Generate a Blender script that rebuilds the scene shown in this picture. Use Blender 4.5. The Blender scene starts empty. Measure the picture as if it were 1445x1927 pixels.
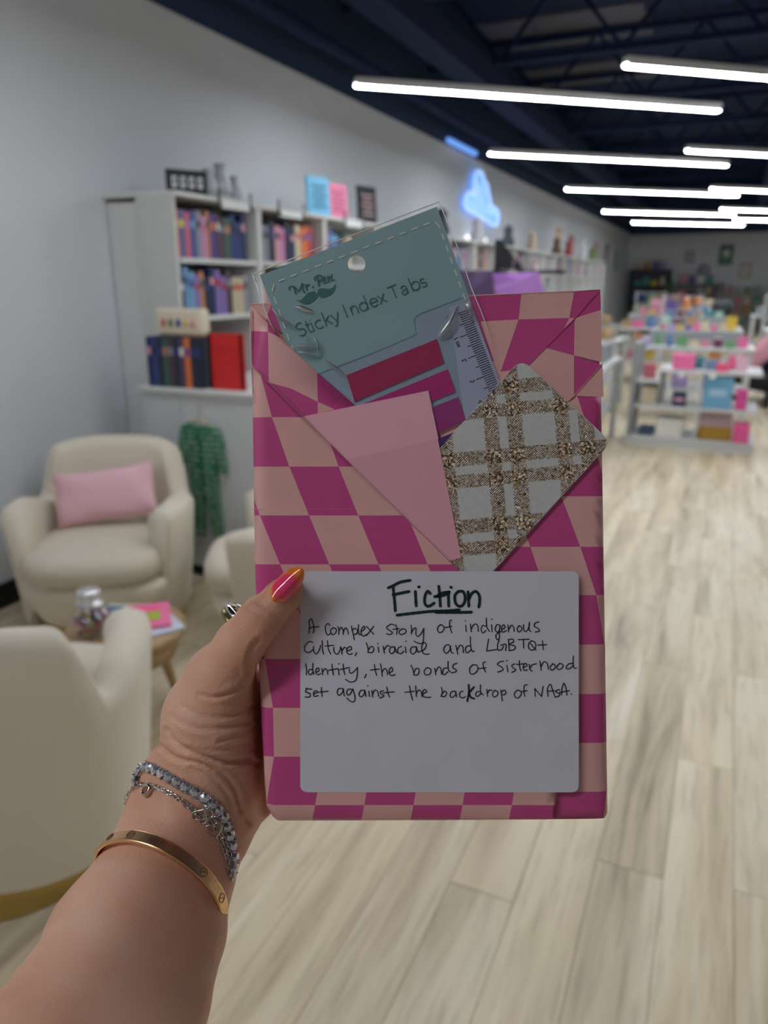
import bpy, bmesh, math, random
import numpy as np
from mathutils import Vector, Matrix
from mathutils.bvhtree import BVHTree
from mathutils.geometry import tessellate_polygon
random.seed(7)
SC = bpy.context.scene
COL = SC.collection
PI = math.pi

# ---------------------------------------------------------------- camera
W, H, F = 1445., 1927., 1400.
EYE = Vector((0, 0, 1.5))
PITCH = math.atan(430 / F)
YAW = math.atan(657 / math.hypot(F, 430))
_cy, _sy, _cp, _sp = math.cos(YAW), math.sin(YAW), math.cos(PITCH), math.sin(PITCH)
RIGHT = Vector((_cy, _sy, 0))
FH = Vector((-_sy, _cy, 0))
FWD = FH * _cp - Vector((0, 0, _sp))
UP = FH * _sp + Vector((0, 0, _cp))
cam_data = bpy.data.cameras.new('camera')
cam = bpy.data.objects.new('camera', cam_data)
COL.objects.link(cam)
M = Matrix((RIGHT, UP, -FWD)).transposed().to_4x4()
M.translation = EYE
cam.matrix_world = M
cam_data.sensor_fit = 'VERTICAL'
cam_data.sensor_height = 36
cam_data.lens = F / H * 36
cam_data.clip_start = 0.02
cam_data.clip_end = 200
cam_data.dof.use_dof = True
cam_data.dof.focus_distance = 0.358
cam_data.dof.aperture_fstop = 8.0
SC.camera = cam

# ---------------------------------------------------------------- world, exposure
world = bpy.data.worlds.new('world')
SC.world = world
world.use_nodes = True
bg = world.node_tree.nodes['Background']
bg.inputs[0].default_value = (1.0, 0.95, 0.95, 1)
bg.inputs[1].default_value = 0.14
SC.view_settings.view_transform = 'Standard'
SC.view_settings.look = 'None'
SC.view_settings.gamma = 1
SC.view_settings.use_curve_mapping = False
SC.view_settings.exposure = 0.0
TUBE = 57.0          # radiance of the ceiling light tubes

# ---------------------------------------------------------------- materials
MATS = {}
def srgb(r, g, b):
    return tuple((c / 255 / 12.92) if c / 255 <= 0.04045 else ((c / 255 + 0.055) / 1.055) ** 2.4 for c in (r, g, b))
def mat(name, col=(.8, .8, .8), rough=.6, metal=0., emit=0., coat=0., trans=0., bump=0., bscale=300., var=0., sheen=0., sub=0.):
    if name in MATS: return MATS[name]
    m = bpy.data.materials.new(name); m.use_nodes = True
    nt = m.node_tree; b = nt.nodes['Principled BSDF']
    b.inputs['Base Color'].default_value = (*col, 1)
    b.inputs['Roughness'].default_value = rough
    b.inputs['Metallic'].default_value = metal
    b.inputs['Coat Weight'].default_value = coat
    b.inputs['Transmission Weight'].default_value = trans
    b.inputs['Sheen Weight'].default_value = sheen
    if sub:
        b.inputs['Subsurface Weight'].default_value = sub
        b.inputs['Subsurface Radius'].default_value = (.006, .0025, .0015)
        b.inputs['Subsurface Scale'].default_value = 1.0
    if emit:
        b.inputs['Emission Color'].default_value = (*col, 1)
        b.inputs['Emission Strength'].default_value = emit
    if bump or var:
        tc = nt.nodes.new('ShaderNodeTexCoord')
        n = nt.nodes.new('ShaderNodeTexNoise'); n.inputs['Scale'].default_value = bscale; n.inputs['Detail'].default_value = 4
        nt.links.new(tc.outputs['Object'], n.inputs['Vector'])
        if bump:
            bp = nt.nodes.new('ShaderNodeBump'); bp.inputs['Strength'].default_value = bump; bp.inputs['Distance'].default_value = .002
            nt.links.new(n.outputs['Fac'], bp.inputs['Height']); nt.links.new(bp.outputs['Normal'], b.inputs['Normal'])
        if var:
            r = nt.nodes.new('ShaderNodeValToRGB')
            r.color_ramp.elements[0].position = .3; r.color_ramp.elements[1].position = .7
            r.color_ramp.elements[0].color = (*[c * (1 - var) for c in col], 1)
            r.color_ramp.elements[1].color = (*[min(1, c * (1 + var)) for c in col], 1)
            nt.links.new(n.outputs['Fac'], r.inputs[0]); nt.links.new(r.outputs[0], b.inputs['Base Color'])
    MATS[name] = m
    return m
def cmat(r, g, b, rough=.55):
    return mat('paint_%d_%d_%d' % (r, g, b), srgb(r, g, b), rough)

class NB:   # tiny node-graph builder
    def __init__(s, name, rough=.5):
        s.m = bpy.data.materials.new(name); s.m.use_nodes = True; s.nt = s.m.node_tree
        s.b = s.nt.nodes['Principled BSDF']; s.b.inputs['Roughness'].default_value = rough
        MATS[name] = s.m
    def n(s, t, **k):
        x = s.nt.nodes.new(t)
        for a, v in k.items(): setattr(x, a, v)
        return x
    def l(s, a, b): s.nt.links.new(a, b)
    def val(s, sock, v):
        if isinstance(v, bpy.types.NodeSocket): s.l(v, sock)
        else: sock.default_value = v
    def math(s, op, a, b=0.):
        x = s.n('ShaderNodeMath', operation=op); s.val(x.inputs[0], a); s.val(x.inputs[1], b); return x.outputs[0]
    def mix(s, f, a, b):
        x = s.n('ShaderNodeMix', data_type='RGBA'); s.val(x.inputs[0], f)
        s.val(x.inputs[6], a if isinstance(a, bpy.types.NodeSocket) else (*a, 1)); s.val(x.inputs[7], b if isinstance(b, bpy.types.NodeSocket) else (*b, 1)); return x.outputs[2]
    def ramp(s, f, stops):
        x = s.n('ShaderNodeValToRGB'); s.val(x.inputs[0], f); e = x.color_ramp.elements
        while len(e) < len(stops): e.new(.5)
        for i, (p, c) in enumerate(stops): e[i].position = p; e[i].color = (*c, 1)
        return x.outputs[0]

# ---------------------------------------------------------------- object helpers
def tag(o, label=None, cat=None, group=None, kind=None):
    if label: o['label'] = label
    if cat: o['category'] = cat
    if group: o['group'] = group
    if kind: o['kind'] = kind
    return o
WORIG = {}
def thing(name, label, cat, loc=(0, 0, 0), rz=0., group=None):
    o = bpy.data.objects.new(name, None); COL.objects.link(o); o.empty_display_size = .05
    o.location = loc; o.rotation_euler = (0, 0, rz)
    WORIG[o.name] = Vector(loc)
    return tag(o, label, cat, group)
def mesh(name, verts, faces, mats, parent=None, mi=None, smooth=False, uv=None, world_co=False):
    """one mesh object; world_co: verts are world coordinates although the parent sits elsewhere (unrotated)"""
    me = bpy.data.meshes.new(name)
    off = Vector((0, 0, 0))
    if world_co:
        off = WORIG[parent.name] if parent is not None and parent.name in WORIG else Vector((0, 0, 0))
    me.from_pydata([tuple(Vector(v) - off) for v in verts], [], faces)
    for m in (mats if isinstance(mats, (list, tuple)) else [mats]): me.materials.append(m)
    if mi is not None: me.polygons.foreach_set('material_index', mi)
    if smooth: me.polygons.foreach_set('use_smooth', [True] * len(me.polygons))
    if uv is not None:
        l = me.uv_layers.new(name='UVMap')
        for p in me.polygons:
            for li in p.loop_indices: l.data[li].uv = uv[me.loops[li].vertex_index]
    me.update()
    o = bpy.data.objects.new(name, me); COL.objects.link(o)
    if parent is not None: o.parent = parent
    WORIG[o.name] = off
    return o
def from_bm(name, bm, mats, parent=None, smooth=False):
    me = bpy.data.meshes.new(name); bm.to_mesh(me); bm.free()
    for m in (mats if isinstance(mats, (list, tuple)) else [mats]): me.materials.append(m)
    if smooth: me.polygons.foreach_set('use_smooth', [True] * len(me.polygons))
    o = bpy.data.objects.new(name, me); COL.objects.link(o)
    if parent is not None: o.parent = parent
    WORIG[o.name] = Vector((0, 0, 0))
    return o
def bbox(bm, c, s, bev=0., seg=2, rot=None):
    r = bmesh.ops.create_cube(bm, size=1)
    bmesh.ops.scale(bm, vec=s, verts=r['verts'])
    if bev:
        ed = list({e for v in r['verts'] for e in v.link_edges})
        rr = bmesh.ops.bevel(bm, geom=ed, offset=bev, segments=seg, affect='EDGES', profile=.5)
        vs = list({v for f in rr['faces'] for v in f.verts} | {v for v in r['verts'] if v.is_valid})
    else: vs = r['verts']
    if rot is not None: bmesh.ops.rotate(bm, cent=(0, 0, 0), matrix=rot, verts=vs)
    bmesh.ops.translate(bm, vec=c, verts=vs)
    return vs
def box(name, c, s, m, parent=None, bev=0., seg=2, rot=None, smooth=False):
    bm = bmesh.new(); bbox(bm, c, s, bev, seg, rot)
    return from_bm(name, bm, m, parent, smooth)
def tube(name, pts, r, m, parent=None, n=8, closed=False, world_co=False, radii=None):
    pts = [Vector(p) for p in pts]; vs = []; fs = []; N = len(pts)
    up = None
    for i, p in enumerate(pts):
        a = pts[(i - 1) % N] if closed or i else p; b = pts[(i + 1) % N] if closed or i < N - 1 else p
        t = (b - a).normalized()
        if up is None: up = t.orthogonal().normalized()
        up = (up - t * up.dot(t)).normalized(); s = t.cross(up)
        rr = radii[i] if radii else r
        for k in range(n):
            an = 2 * PI * k / n; vs.append(p + (up * math.cos(an) + s * math.sin(an)) * rr)
    for i in range(N if closed else N - 1):
        for k in range(n):
            j = (i + 1) % N
            fs.append((i * n + k, i * n + (k + 1) % n, j * n + (k + 1) % n, j * n + k))
    if not closed: fs.append(tuple(range(n))[::-1]); fs.append(tuple((N - 1) * n + k for k in range(n)))
    if name is None: return vs, fs
    return mesh(name, vs, fs, m, parent, smooth=True, world_co=world_co)
def lathe(name, prof, m, parent=None, n=24, loc=(0, 0, 0), smooth=True):
    vs = []; fs = []
    for r, z in prof:
        for k in range(n):
            a = 2 * PI * k / n; vs.append((loc[0] + r * math.cos(a), loc[1] + r * math.sin(a), loc[2] + z))
    for i in range(len(prof) - 1):
        for k in range(n): fs.append((i * n + k, i * n + (k + 1) % n, (i + 1) * n + (k + 1) % n, (i + 1) * n + k))
    if prof[0][0] > 1e-6: fs.append(tuple(range(n))[::-1])
    if prof[-1][0] > 1e-6: fs.append(tuple((len(prof) - 1) * n + k for k in range(n)))
    return mesh(name, vs, fs, m, parent, smooth=smooth)
def copy_tree(o, parent=None):
    c = o.copy(); COL.objects.link(c); c.parent = parent
    for ch in o.children: copy_tree(ch, c)
    return c
ORD = ['first', 'second', 'third', 'fourth', 'fifth', 'sixth', 'seventh', 'eighth', 'ninth', 'tenth', 'eleventh', 'twelfth', 'thirteenth', 'fourteenth', 'fifteenth',
       'sixteenth', 'seventeenth', 'eighteenth', 'nineteenth', 'twentieth', 'twenty-first', 'twenty-second', 'twenty-third', 'twenty-fourth', 'twenty-fifth', 'twenty-sixth']

# ================================================================ the shell
XW = -3.04      # left wall
YB = 25.0       # back wall
XR = 7.0
Y0 = -2.5
wall_white = mat('wall_paint_white', (.66, .68, .72), .75, bump=.1, bscale=60)
wall_dark = mat('wall_paint_navy', srgb(34, 54, 86), .9)
deck_m = mat('deck_paint_dark', srgb(16, 38, 76), .9, var=.15, bscale=2)
beam_m = mat('beam_paint_navy', srgb(2, 30, 72), .85)
deck_light = mat('deck_patch_grey', srgb(104, 106, 118), .9)
def structbox(name, lo, hi, m):
    lo, hi = Vector(lo), Vector(hi)
    return tag(box(name, (lo + hi) / 2, hi - lo, m), kind='structure')
wl = structbox('wall_left', (XW - .12, Y0, 0), (XW, YB, 2.95), wall_white)
structbox('trim_1', (XW - .12, Y0, 2.95), (XW, YB, 4.3), wall_dark)
structbox('wall_back', (XW - .12, YB, 0), (XR, YB + .12, 2.9), wall_white)
structbox('trim_2', (XW - .12, YB, 2.9), (XR, YB + .12, 4.3), wall_dark)
structbox('wall_right', (XR, Y0, 0), (XR + .12, YB + .12, 4.3), wall_white)
structbox('baseboard_left', (XW, Y0, 0), (XW + .015, 3.0, .12), mat('rubber_black', (.008, .009, .01), .6))
structbox('baseboard_back', (XW + .02, YB - .015, 0), (XR, YB, .1), MATS['rubber_black'])
ceil = structbox('ceiling', (XW - .12, Y0, 4.3), (XR + .12, YB + .12, 4.4), deck_m)
# pale grey patches under the deck, between the joists next to the left wall
for i, (y0, y1) in enumerate([(2.6, 4.1), (4.9, 6.2), (7.0, 8.3), (9.2, 10.3), (11.3, 12.3)]):
    o = box('deck_patch', ((-3.0 + -1.2) / 2, (y0 + y1) / 2, 4.285), (1.8, y1 - y0, .03), deck_light, ceil, .004)
# steel joists: top and bottom chord with zig-zag webs
def joist(y, z0=3.55, z1=4.22):
    bm = bmesh.new()
    for z in (z0, z1): bbox(bm, ((XW + XR) / 2, y, z), (XR - XW - .02, .07, .06))
    n = 17; dx = (XR - XW - .3) / n
    for i in range(n):
        xa = XW + .15 + i * dx; xb = xa + dx
        za, zb = (z0, z1) if i % 2 else (z1, z0)
        L = math.hypot(dx, zb - za)
        bbox(bm, ((xa + xb) / 2, y, (za + zb) / 2), (L, .03, .035), rot=Matrix.Rotation(-math.atan2(zb - za, dx), 3, 'Y'))
    return from_bm('ceiling_joist', bm, beam_m, ceil)
for k in range(13): joist(2.2 + k * 1.9)
box('ceiling_beam', (XW + .55, (Y0 + YB) / 2, 3.42), (.26, YB - Y0 - .2, .22), beam_m, ceil, .01)
tube('ceiling_pipe', [(XW + .25, Y0 + .2, 3.1), (XW + .25, YB - .2, 3.1)], .05, beam_m, ceil, 10)
for x in (.4, 3.3): box('ceiling_beam', (x, (Y0 + YB) / 2, 3.42), (.2, YB - Y0 - .2, .26), beam_m, ceil, .01)

# floor with planks
fl = structbox('floor', (XW - .12, Y0, -.1), (XR + .12, YB + .12, -.012), mat('underlay', srgb(140, 124, 100), .9))
nb = NB('plank_wood', .42)
tc = nb.n('ShaderNodeTexCoord'); oi = nb.n('ShaderNodeObjectInfo'); geo = nb.n('ShaderNodeNewGeometry')
mp = nb.n('ShaderNodeMapping'); nb.l(geo.outputs['Position'], mp.inputs['Vector']); mp.inputs['Scale'].default_value = (6, .5, 1)
vm = nb.n('ShaderNodeVectorMath', operation='ADD'); nb.l(mp.outputs[0], vm.inputs[0])
cx_ = nb.n('ShaderNodeCombineXYZ'); nb.l(nb.math('MULTIPLY', oi.outputs['Random'], 60.), cx_.inputs[0]); nb.l(nb.math('MULTIPLY', oi.outputs['Random'], 31.), cx_.inputs[1]); nb.l(cx_.outputs[0], vm.inputs[1])
ns = nb.n('ShaderNodeTexNoise'); ns.inputs['Scale'].default_value = 1.5; ns.inputs['Detail'].default_value = 5; ns.inputs['Distortion'].default_value = .6; nb.l(vm.outputs[0], ns.inputs['Vector'])
ns2 = nb.n('ShaderNodeTexNoise'); ns2.inputs['Scale'].default_value = 9.; ns2.inputs['Detail'].default_value = 3; nb.l(vm.outputs[0], ns2.inputs['Vector'])
base = nb.ramp(ns.outputs['Fac'], [(.25, srgb(140, 120, 98)), (.36, srgb(200, 184, 156)), (.52, srgb(226, 211, 184)), (.74, srgb(242, 232, 212))])
g2 = nb.ramp(ns2.outputs['Fac'], [(.3, (.8, .79, .78)), (.5, (1, 1, 1))])
mx = nb.n('ShaderNodeMix', data_type='RGBA', blend_type='MULTIPLY'); mx.inputs[0].default_value = 1; nb.l(base, mx.inputs[6]); nb.l(g2, mx.inputs[7])
tint = nb.ramp(oi.outputs['Random'], [(0., (.84, .81, .77)), (.35, (1, .97, .9)), (.7, (.92, .92, .92)), (1., (1.0, 1.0, .98))])
mx2 = nb.n('ShaderNodeMix', data_type='RGBA', blend_type='MULTIPLY'); mx2.inputs[0].default_value = 1; nb.l(mx.outputs[2], mx2.inputs[6]); nb.l(tint, mx2.inputs[7])
nb.l(mx2.outputs[2], nb.b.inputs['Base Color'])
wood_floor = nb.m
PW, PL = .17, 1.22
bm = bmesh.new(); bbox(bm, (0, 0, -.006), (PW - .0012, PL - .0012, .012), .0008, 1)
plank_me = bpy.data.meshes.new('floor_plank'); bm.to_mesh(plank_me); bm.free(); plank_me.materials.append(wood_floor)
slots = []
ix = 0
x = XW + PW / 2
while x < XR:
    offy = random.Random(ix * 7 + 1).random() * PL
    y = Y0 - offy + PL / 2
    while y < YB + PL / 2: slots.append((x, y)); y += PL
    ix += 1; x += PW
def proj(p):
    q = Vector(p) - EYE; z = q.dot(FWD)
    return (W / 2 + F * q.dot(RIGHT) / z, H / 2 - F * q.dot(UP) / z, z) if z > .1 else (-9e9, 0, z)
vis, rest = [], []
for s in slots:
    p = proj((s[0], s[1], 0))
    if -120 < p[0] < 1570 and p[1] < 2150 and p[2] > .3 and not (520 < p[0] < 1090 and 640 < p[1] < 1480): vis.append((p[2], s))
    else: rest.append(s)
vis.sort()
rest += [s for _, s in vis[295:]]
for _, s in vis[:295]:
    o = bpy.data.objects.new('floor_plank', plank_me); COL.objects.link(o); o.parent = fl; o.location = (s[0], s[1], 0)
vs, fs = [], []
for (x, y) in rest:
    y0_, y1_ = max(Y0, y - PL / 2 + .0015), min(YB, y + PL / 2 - .0015)
    if y1_ - y0_ < .02: continue
    a, b = x - PW / 2 + .0015, min(XR, x + PW / 2 - .0015); k = len(vs)
    vs += [(a, y0_, 0), (b, y0_, 0), (b, y1_, 0), (a, y1_, 0), (a, y0_, -.012), (b, y0_, -.012), (b, y1_, -.012), (a, y1_, -.012)]
    fs += [(k, k + 1, k + 2, k + 3), (k, k + 4, k + 5, k + 1), (k + 1, k + 5, k + 6, k + 2), (k + 2, k + 6, k + 7, k + 3), (k + 3, k + 7, k + 4, k)]
# the distant planks share one object, so their tone comes from a per-plank cell
nb = NB('plank_wood_far', .42)
geo = nb.n('ShaderNodeNewGeometry')
mp = nb.n('ShaderNodeMapping'); nb.l(geo.outputs['Position'], mp.inputs['Vector']); mp.inputs['Scale'].default_value = (6, .5, 1)
ns = nb.n('ShaderNodeTexNoise'); ns.inputs['Scale'].default_value = 1.5; ns.inputs['Detail'].default_value = 4; nb.l(mp.outputs[0], ns.inputs['Vector'])
base = nb.ramp(ns.outputs['Fac'], [(.25, srgb(144, 125, 102)), (.36, srgb(200, 184, 156)), (.52, srgb(226, 211, 184)), (.74, srgb(242, 232, 212))])
ri = nb.ramp(geo.outputs['Random Per Island'], [(0., (.84, .81, .77)), (.4, (1, .97, .9)), (1., (.95, .95, .95))])
mx = nb.n('ShaderNodeMix', data_type='RGBA', blend_type='MULTIPLY'); mx.inputs[0].default_value = 1; nb.l(base, mx.inputs[6]); nb.l(ri, mx.inputs[7]); nb.l(mx.outputs[2], nb.b.inputs['Base Color'])
o = mesh('floor_planks', vs, fs, nb.m, fl); o['kind'] = 'stuff'

# ---------------------------------------------------------------- ceiling light bars
tube_m = mat('light_tube', (.93, .97, 1.0), .4, emit=TUBE)
alu = mat('aluminium_white', (.75, .76, .78), .4)
D = Vector((2.56, 2.12, 0)).normalized(); LL = 2.70; ZL = 2.70; KL = (ZL - 1.5) / 1.48
def light_bar(s, L, label, group):
    c = Vector(s) + D * L / 2
    t = thing('ceiling_light', label, 'ceiling light', (c.x, c.y, ZL), math.atan2(D.y, D.x), group)
    box('diffuser', (0, 0, 0), (L, .05, .022), tube_m, t, .008, 3, smooth=True)
    box('housing', (0, 0, .0245), (L + .01, .062, .036), alu, t, .003)
    for q in (-1, 1): box('light_blocking_lip', (0, q * .0285, .0005), (L + .01, .005, .0115), alu, t)  # lips added to cut the sideways light on the walls
    for dx in (-L * .35, L * .35): tube('hanging_wire', [(dx, 0, .046), (dx, 0, 4.3 - ZL)], .002, beam_m, t, 5)
    return t
ordn = ['nearest', 'second nearest', 'third nearest', 'fourth nearest', 'fifth nearest']
for k, (x, y) in enumerate([(-2.87, 5.86), (-2.83, 9.4), (-2.68, 13.3), (-2.72, 17.6), (-2.5, 21.0)]):
    light_bar((x * KL, y * KL, ZL), LL, '%s light bar in the left row of slanting ceiling lights' % ordn[k], 'left row of ceiling light bars')
for k, (x, y) in enumerate([(-1.03, 6.03), (-.82, 10.0), (-.65, 14.1), (-.55, 18.0), (-.3, 20.9)]):
    light_bar(((x + .15) * KL, (y + .12) * KL, ZL), LL * 1.2, '%s light bar in the right row, running out of frame' % ordn[k], 'right row of ceiling light bars')
for (x, y, lb) in [(-2.35, 1.6, 'above the armchairs by the left wall'), (.3, 1.7, 'above the aisle, just over the top of the photo'), (-2.45, -2.1, 'over the photographer, left row'), (3.2, 6.0, 'right of the photo near the display unit'), (3.4, 10.0, 'right of the photo above the long table'), (3.4, 14.0, 'right of the photo toward the back'), (3.4, 18.0, 'farthest one right of the photo')]:
    light_bar((x, y, ZL), LL, 'white ceiling light bar ' + lb, 'light bars out of view')

# ================================================================ bookcases on the left wall
white_m = mat('shelf_laminate', (.70, .71, .70), .5)
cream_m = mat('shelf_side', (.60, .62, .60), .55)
BX0, BX1 = -3.0385, -2.585
BAYY = [3.2, 3.97, 4.78, 5.63, 6.48, 7.33, 8.18, 9.03, 9.88, 10.73, 11.58, 12.43, 13.28, 14.13, 14.98, 15.83, 16.68, 17.53]
SHZ = [.06, .50, .96, 1.32, 1.615]
TOPZ = 1.92
baynames = ['nearest', 'second', 'third', 'fourth', 'fifth', 'sixth', 'seventh', 'eighth', 'ninth', 'tenth', 'eleventh', 'twelfth', 'thirteenth', 'fourteenth', 'fifteenth', 'sixteenth', 'seventeenth']
for i in range(len(BAYY) - 1):
    y0, y1 = BAYY[i] + .001, BAYY[i + 1] - .001
    t = thing('bookcase', 'white open bookcase against the left wall, %s one from the armchairs' % baynames[i], 'bookcase', ((BX0 + BX1) / 2, (y0 + y1) / 2, 0), 0, 'white bookcases along the left wall')
    dx, dy = BX1 - BX0, y1 - y0
    if i == 0:
        box('side_panel', (.1055, -dy / 2 + .012, TOPZ / 2), (.235, .024, TOPZ), cream_m, t, .003)
        box('side_panel', (-.117, -dy / 2 + .032, TOPZ / 2 - .005), (.21, .02, TOPZ - .03), white_m, t, .003)
    else: box('side_panel', (0, -dy / 2 + .012, TOPZ / 2), (dx, .024, TOPZ), white_m, t, .003)
    box('side_panel', (0, dy / 2 - .012, TOPZ / 2), (dx, .024, TOPZ), white_m, t, .003)
    box('back_panel', (-dx / 2 + .006, .01, TOPZ / 2), (.01, dy - .09, TOPZ - .06), cream_m, t)
    box('top_panel', (.005, 0, TOPZ + .011), (dx + .01, dy, .022), white_m, t, .003)
    for z in SHZ: box('shelf', (.005, .01, z), (dx - .03, dy - .075, .024), white_m, t, .002)
    box('plinth', (.16, 0, .022), (.02, dy - .06, .04), white_m, t)

BOOKC = [(214, 98, 84), (96, 104, 150), (220, 110, 140), (70, 92, 160), (150, 150, 165), (214, 140, 196), (196, 136, 96), (92, 70, 150), (88, 66, 96), (60, 96, 86), (50, 66, 130), (28, 46, 96),
         (120, 170, 210), (36, 44, 64), (140, 120, 190), (214, 200, 170), (226, 120, 60), (190, 50, 70), (170, 160, 190), (80, 60, 70), (222, 160, 180), (64, 120, 110), (225, 215, 70), (235, 232, 226)]
CN = ['coral', 'slate blue', 'rose pink', 'royal blue', 'grey', 'orchid pink', 'tan', 'violet', 'plum', 'dark green', 'indigo', 'navy', 'sky blue', 'near-black', 'lavender', 'cream', 'orange', 'crimson', 'pale mauve', 'dark brown', 'light pink', 'teal', 'yellow', 'white']
page_m = mat('book_pages', (.72, .69, .60), .8)
BOOKME = {}
def book_mesh(ci):
    """unit book standing: spine towards +X, width along Y (1), height Z (1), depth X (1); cover boards proud of the pages"""
    if ci in BOOKME: return BOOKME[ci]
    bm = bmesh.new()
    for (c, s, mi) in [((.02, .46, .5), (.96, .08, 1), 0), ((.02, -.46, .5), (.96, .08, 1), 0), ((.47, 0, .5), (.06, 1, 1), 0), ((-.01, 0, .49), (.9, .84, .94), 1)]:
        k = len(bm.faces); bbox(bm, c, s); bm.faces.ensure_lookup_table()
        for f in bm.faces[k:]: f.material_index = mi
    # title band on the spine
    k = len(bm.faces); bbox(bm, (.502, 0, .72), (.006, .7, .16)); bm.faces.ensure_lookup_table()
    for f in bm.faces[k:]: f.material_index = 2
    me = bpy.data.meshes.new('book'); bm.to_mesh(me); bm.free()
    me.materials.append(cmat(*BOOKC[ci])); me.materials.append(page_m); me.materials.append(cmat(*BOOKC[(ci * 7 + 15) % 24]))
    BOOKME[ci] = me; return me
def book(ci, loc, size, rz, label, group, lean=0.):
    o = bpy.data.objects.new('book', book_mesh(ci)); COL.objects.link(o)
    o.location = loc; o.scale = size; o.rotation_euler = (lean, 0, rz)
    return tag(o, label, 'book', group)
shelfn = {4: 'top shelf', 3: 'second shelf down', 2: 'third shelf down', 1: 'fourth shelf down', 0: 'bottom shelf'}
seqs = {(0, 4): [0, 1, 2, 3, 4, 5, 6, 7, 8, 19, 9, 10, 10, 11], (0, 3): [8, 12, 12, 14, 6, 13, 11, 14, 14, 19, 15, 15, 4], (1, 4): [18, 4, 13, 20, 5, 13, 11, 15, 16, 16, 17], (2, 4): [17, 3, 12, 13, 9, 15]}
rb = random.Random(3)
for i in range(len(BAYY) - 1):
    rows = [4, 3] if i < 6 else [4]
    if i < 5: rows = [4, 3, 2]
    for r in rows:
        y = BAYY[i] + .032; ymax = BAYY[i + 1] - .032
        seq = seqs.get((i, r)); n = 0
        nb_books = len(seq) if seq else (rb.randint(8, 11) if i < 9 else rb.randint(5, 7))
        fill = (ymax - y) * (.9 if seq else rb.uniform(.55, .95))
        ws = [rb.uniform(.7, 1.3) for _ in range(nb_books)]; sw = sum(ws)
        top = TOPZ if r == 4 else SHZ[r + 1] - .012
        for k in range(nb_books):
            w = ws[k] / sw * fill; w = min(w, .07)
            ci = seq[k] if seq else rb.randrange(24)
            hgt = min(top - SHZ[r] - .03, rb.uniform(.2, .25)); dep = rb.uniform(.15, .18)
            book(ci, (BX1 - .03 - dep / 2, y + w / 2, SHZ[r] + .0125), (dep, w * .94, hgt), 0,
                 '%s book, %s from the left on the %s of the %s bookcase' % (CN[ci], ORD[k], shelfn[r], baynames[i]), 'books on the wall bookcases')
            y += w
# lower cabinet whose end faces the armchairs, with the row of dark books on it
t = thing('low_cabinet', 'white low cabinet standing in front of the nearest bookcase, behind the dark books', 'cabinet', (-2.385, 3.56, 0))
cabm = mat('cabinet_white', (.62, .64, .66), .5)
# sits just outside the bookcase front (x > -2.48)
box('carcass', (.22, 0, .52), (.77, .62, .93), cabm, t, .004)
box('worktop', (.22, -.01, 1.0 - .012), (.8, .66, .024), white_m, t, .004)
box('kick_plate', (.22, 0, .027), (.74, .58, .052), MATS['rubber_black'], t)
t2 = thing('end_cabinet', 'white end cabinet with the green sleepsuit hanging on its face', 'cabinet', (-2.59, 3.09, 0))
box('carcass', (-.0, 0, .52), (.235, .19, .93), cabm, t2, .004)
box('worktop', (0, -.01, .988), (.25, .22, .024), white_m, t2, .004)
box('kick_plate', (0, 0, .027), (.22, .17, .052), MATS['rubber_black'], t2)
box('carcass_wing', (.36, 0, .52), (.48, .19, .93), cabm, t2, .004)
box('worktop_wing', (.365, -.01, .988), (.48, .22, .024), white_m, t2, .004)
box('kick_plate', (.36, 0, .027), (.46, .17, .052), MATS['rubber_black'], t2)
darks = [11, 10, 13, 9, 19, 13, 8, 16, 13, 13]
dn = ['navy', 'dark blue', 'black', 'dark green', 'dark brown', 'charcoal', 'plum', 'orange-brown', 'grey-black', 'black']
x = -2.66
for k, ci in enumerate(darks):
    w = .034
    book(ci, (x + w / 2, 3.075, 1.001), (.15, w * .95, .245), -PI / 2, '%s tall book, %s from the left in the dark set on the cabinet' % (dn[k], ORD[k]), 'dark books on the end cabinet')
    x += w
o = book(17, (-2.20, 3.04, 1.001), (.02, .2, .27), -PI / 2, 'bright red book standing face out beside the row of dark books', 'dark books on the end cabinet')
o.data = o.data.copy(); o.data.materials[0] = cmat(214, 34, 34); o.data.materials[2] = cmat(205, 30, 30); del o['group']
# cream pouch with coloured letters lying on the dark books
t = thing('cream_pouch', 'cream canvas pouch with coloured letters lying on the dark books', 'pouch', (-2.47, 3.065, 1.2475))
box('bag', (0, 0, .07), (.29, .07, .13), mat('canvas_cream', srgb(224, 212, 190), .9), t, .02, 3)
for k, c in enumerate([(200, 90, 100), (90, 130, 90), (60, 80, 150), (226, 190, 90), (220, 160, 170)]):
    lathe('letter', [(.0, 0), (.017, 0), (.017, .004), (0, .004)], cmat(*c), t, 10, (0, 0, 0)).matrix_local = Matrix.Translation((-.09 + k * .045, -.034, .065)) @ Matrix.Rotation(PI / 2, 4, 'X') @ Matrix.Diagonal((.9, 1.3, 1, 1))
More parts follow.
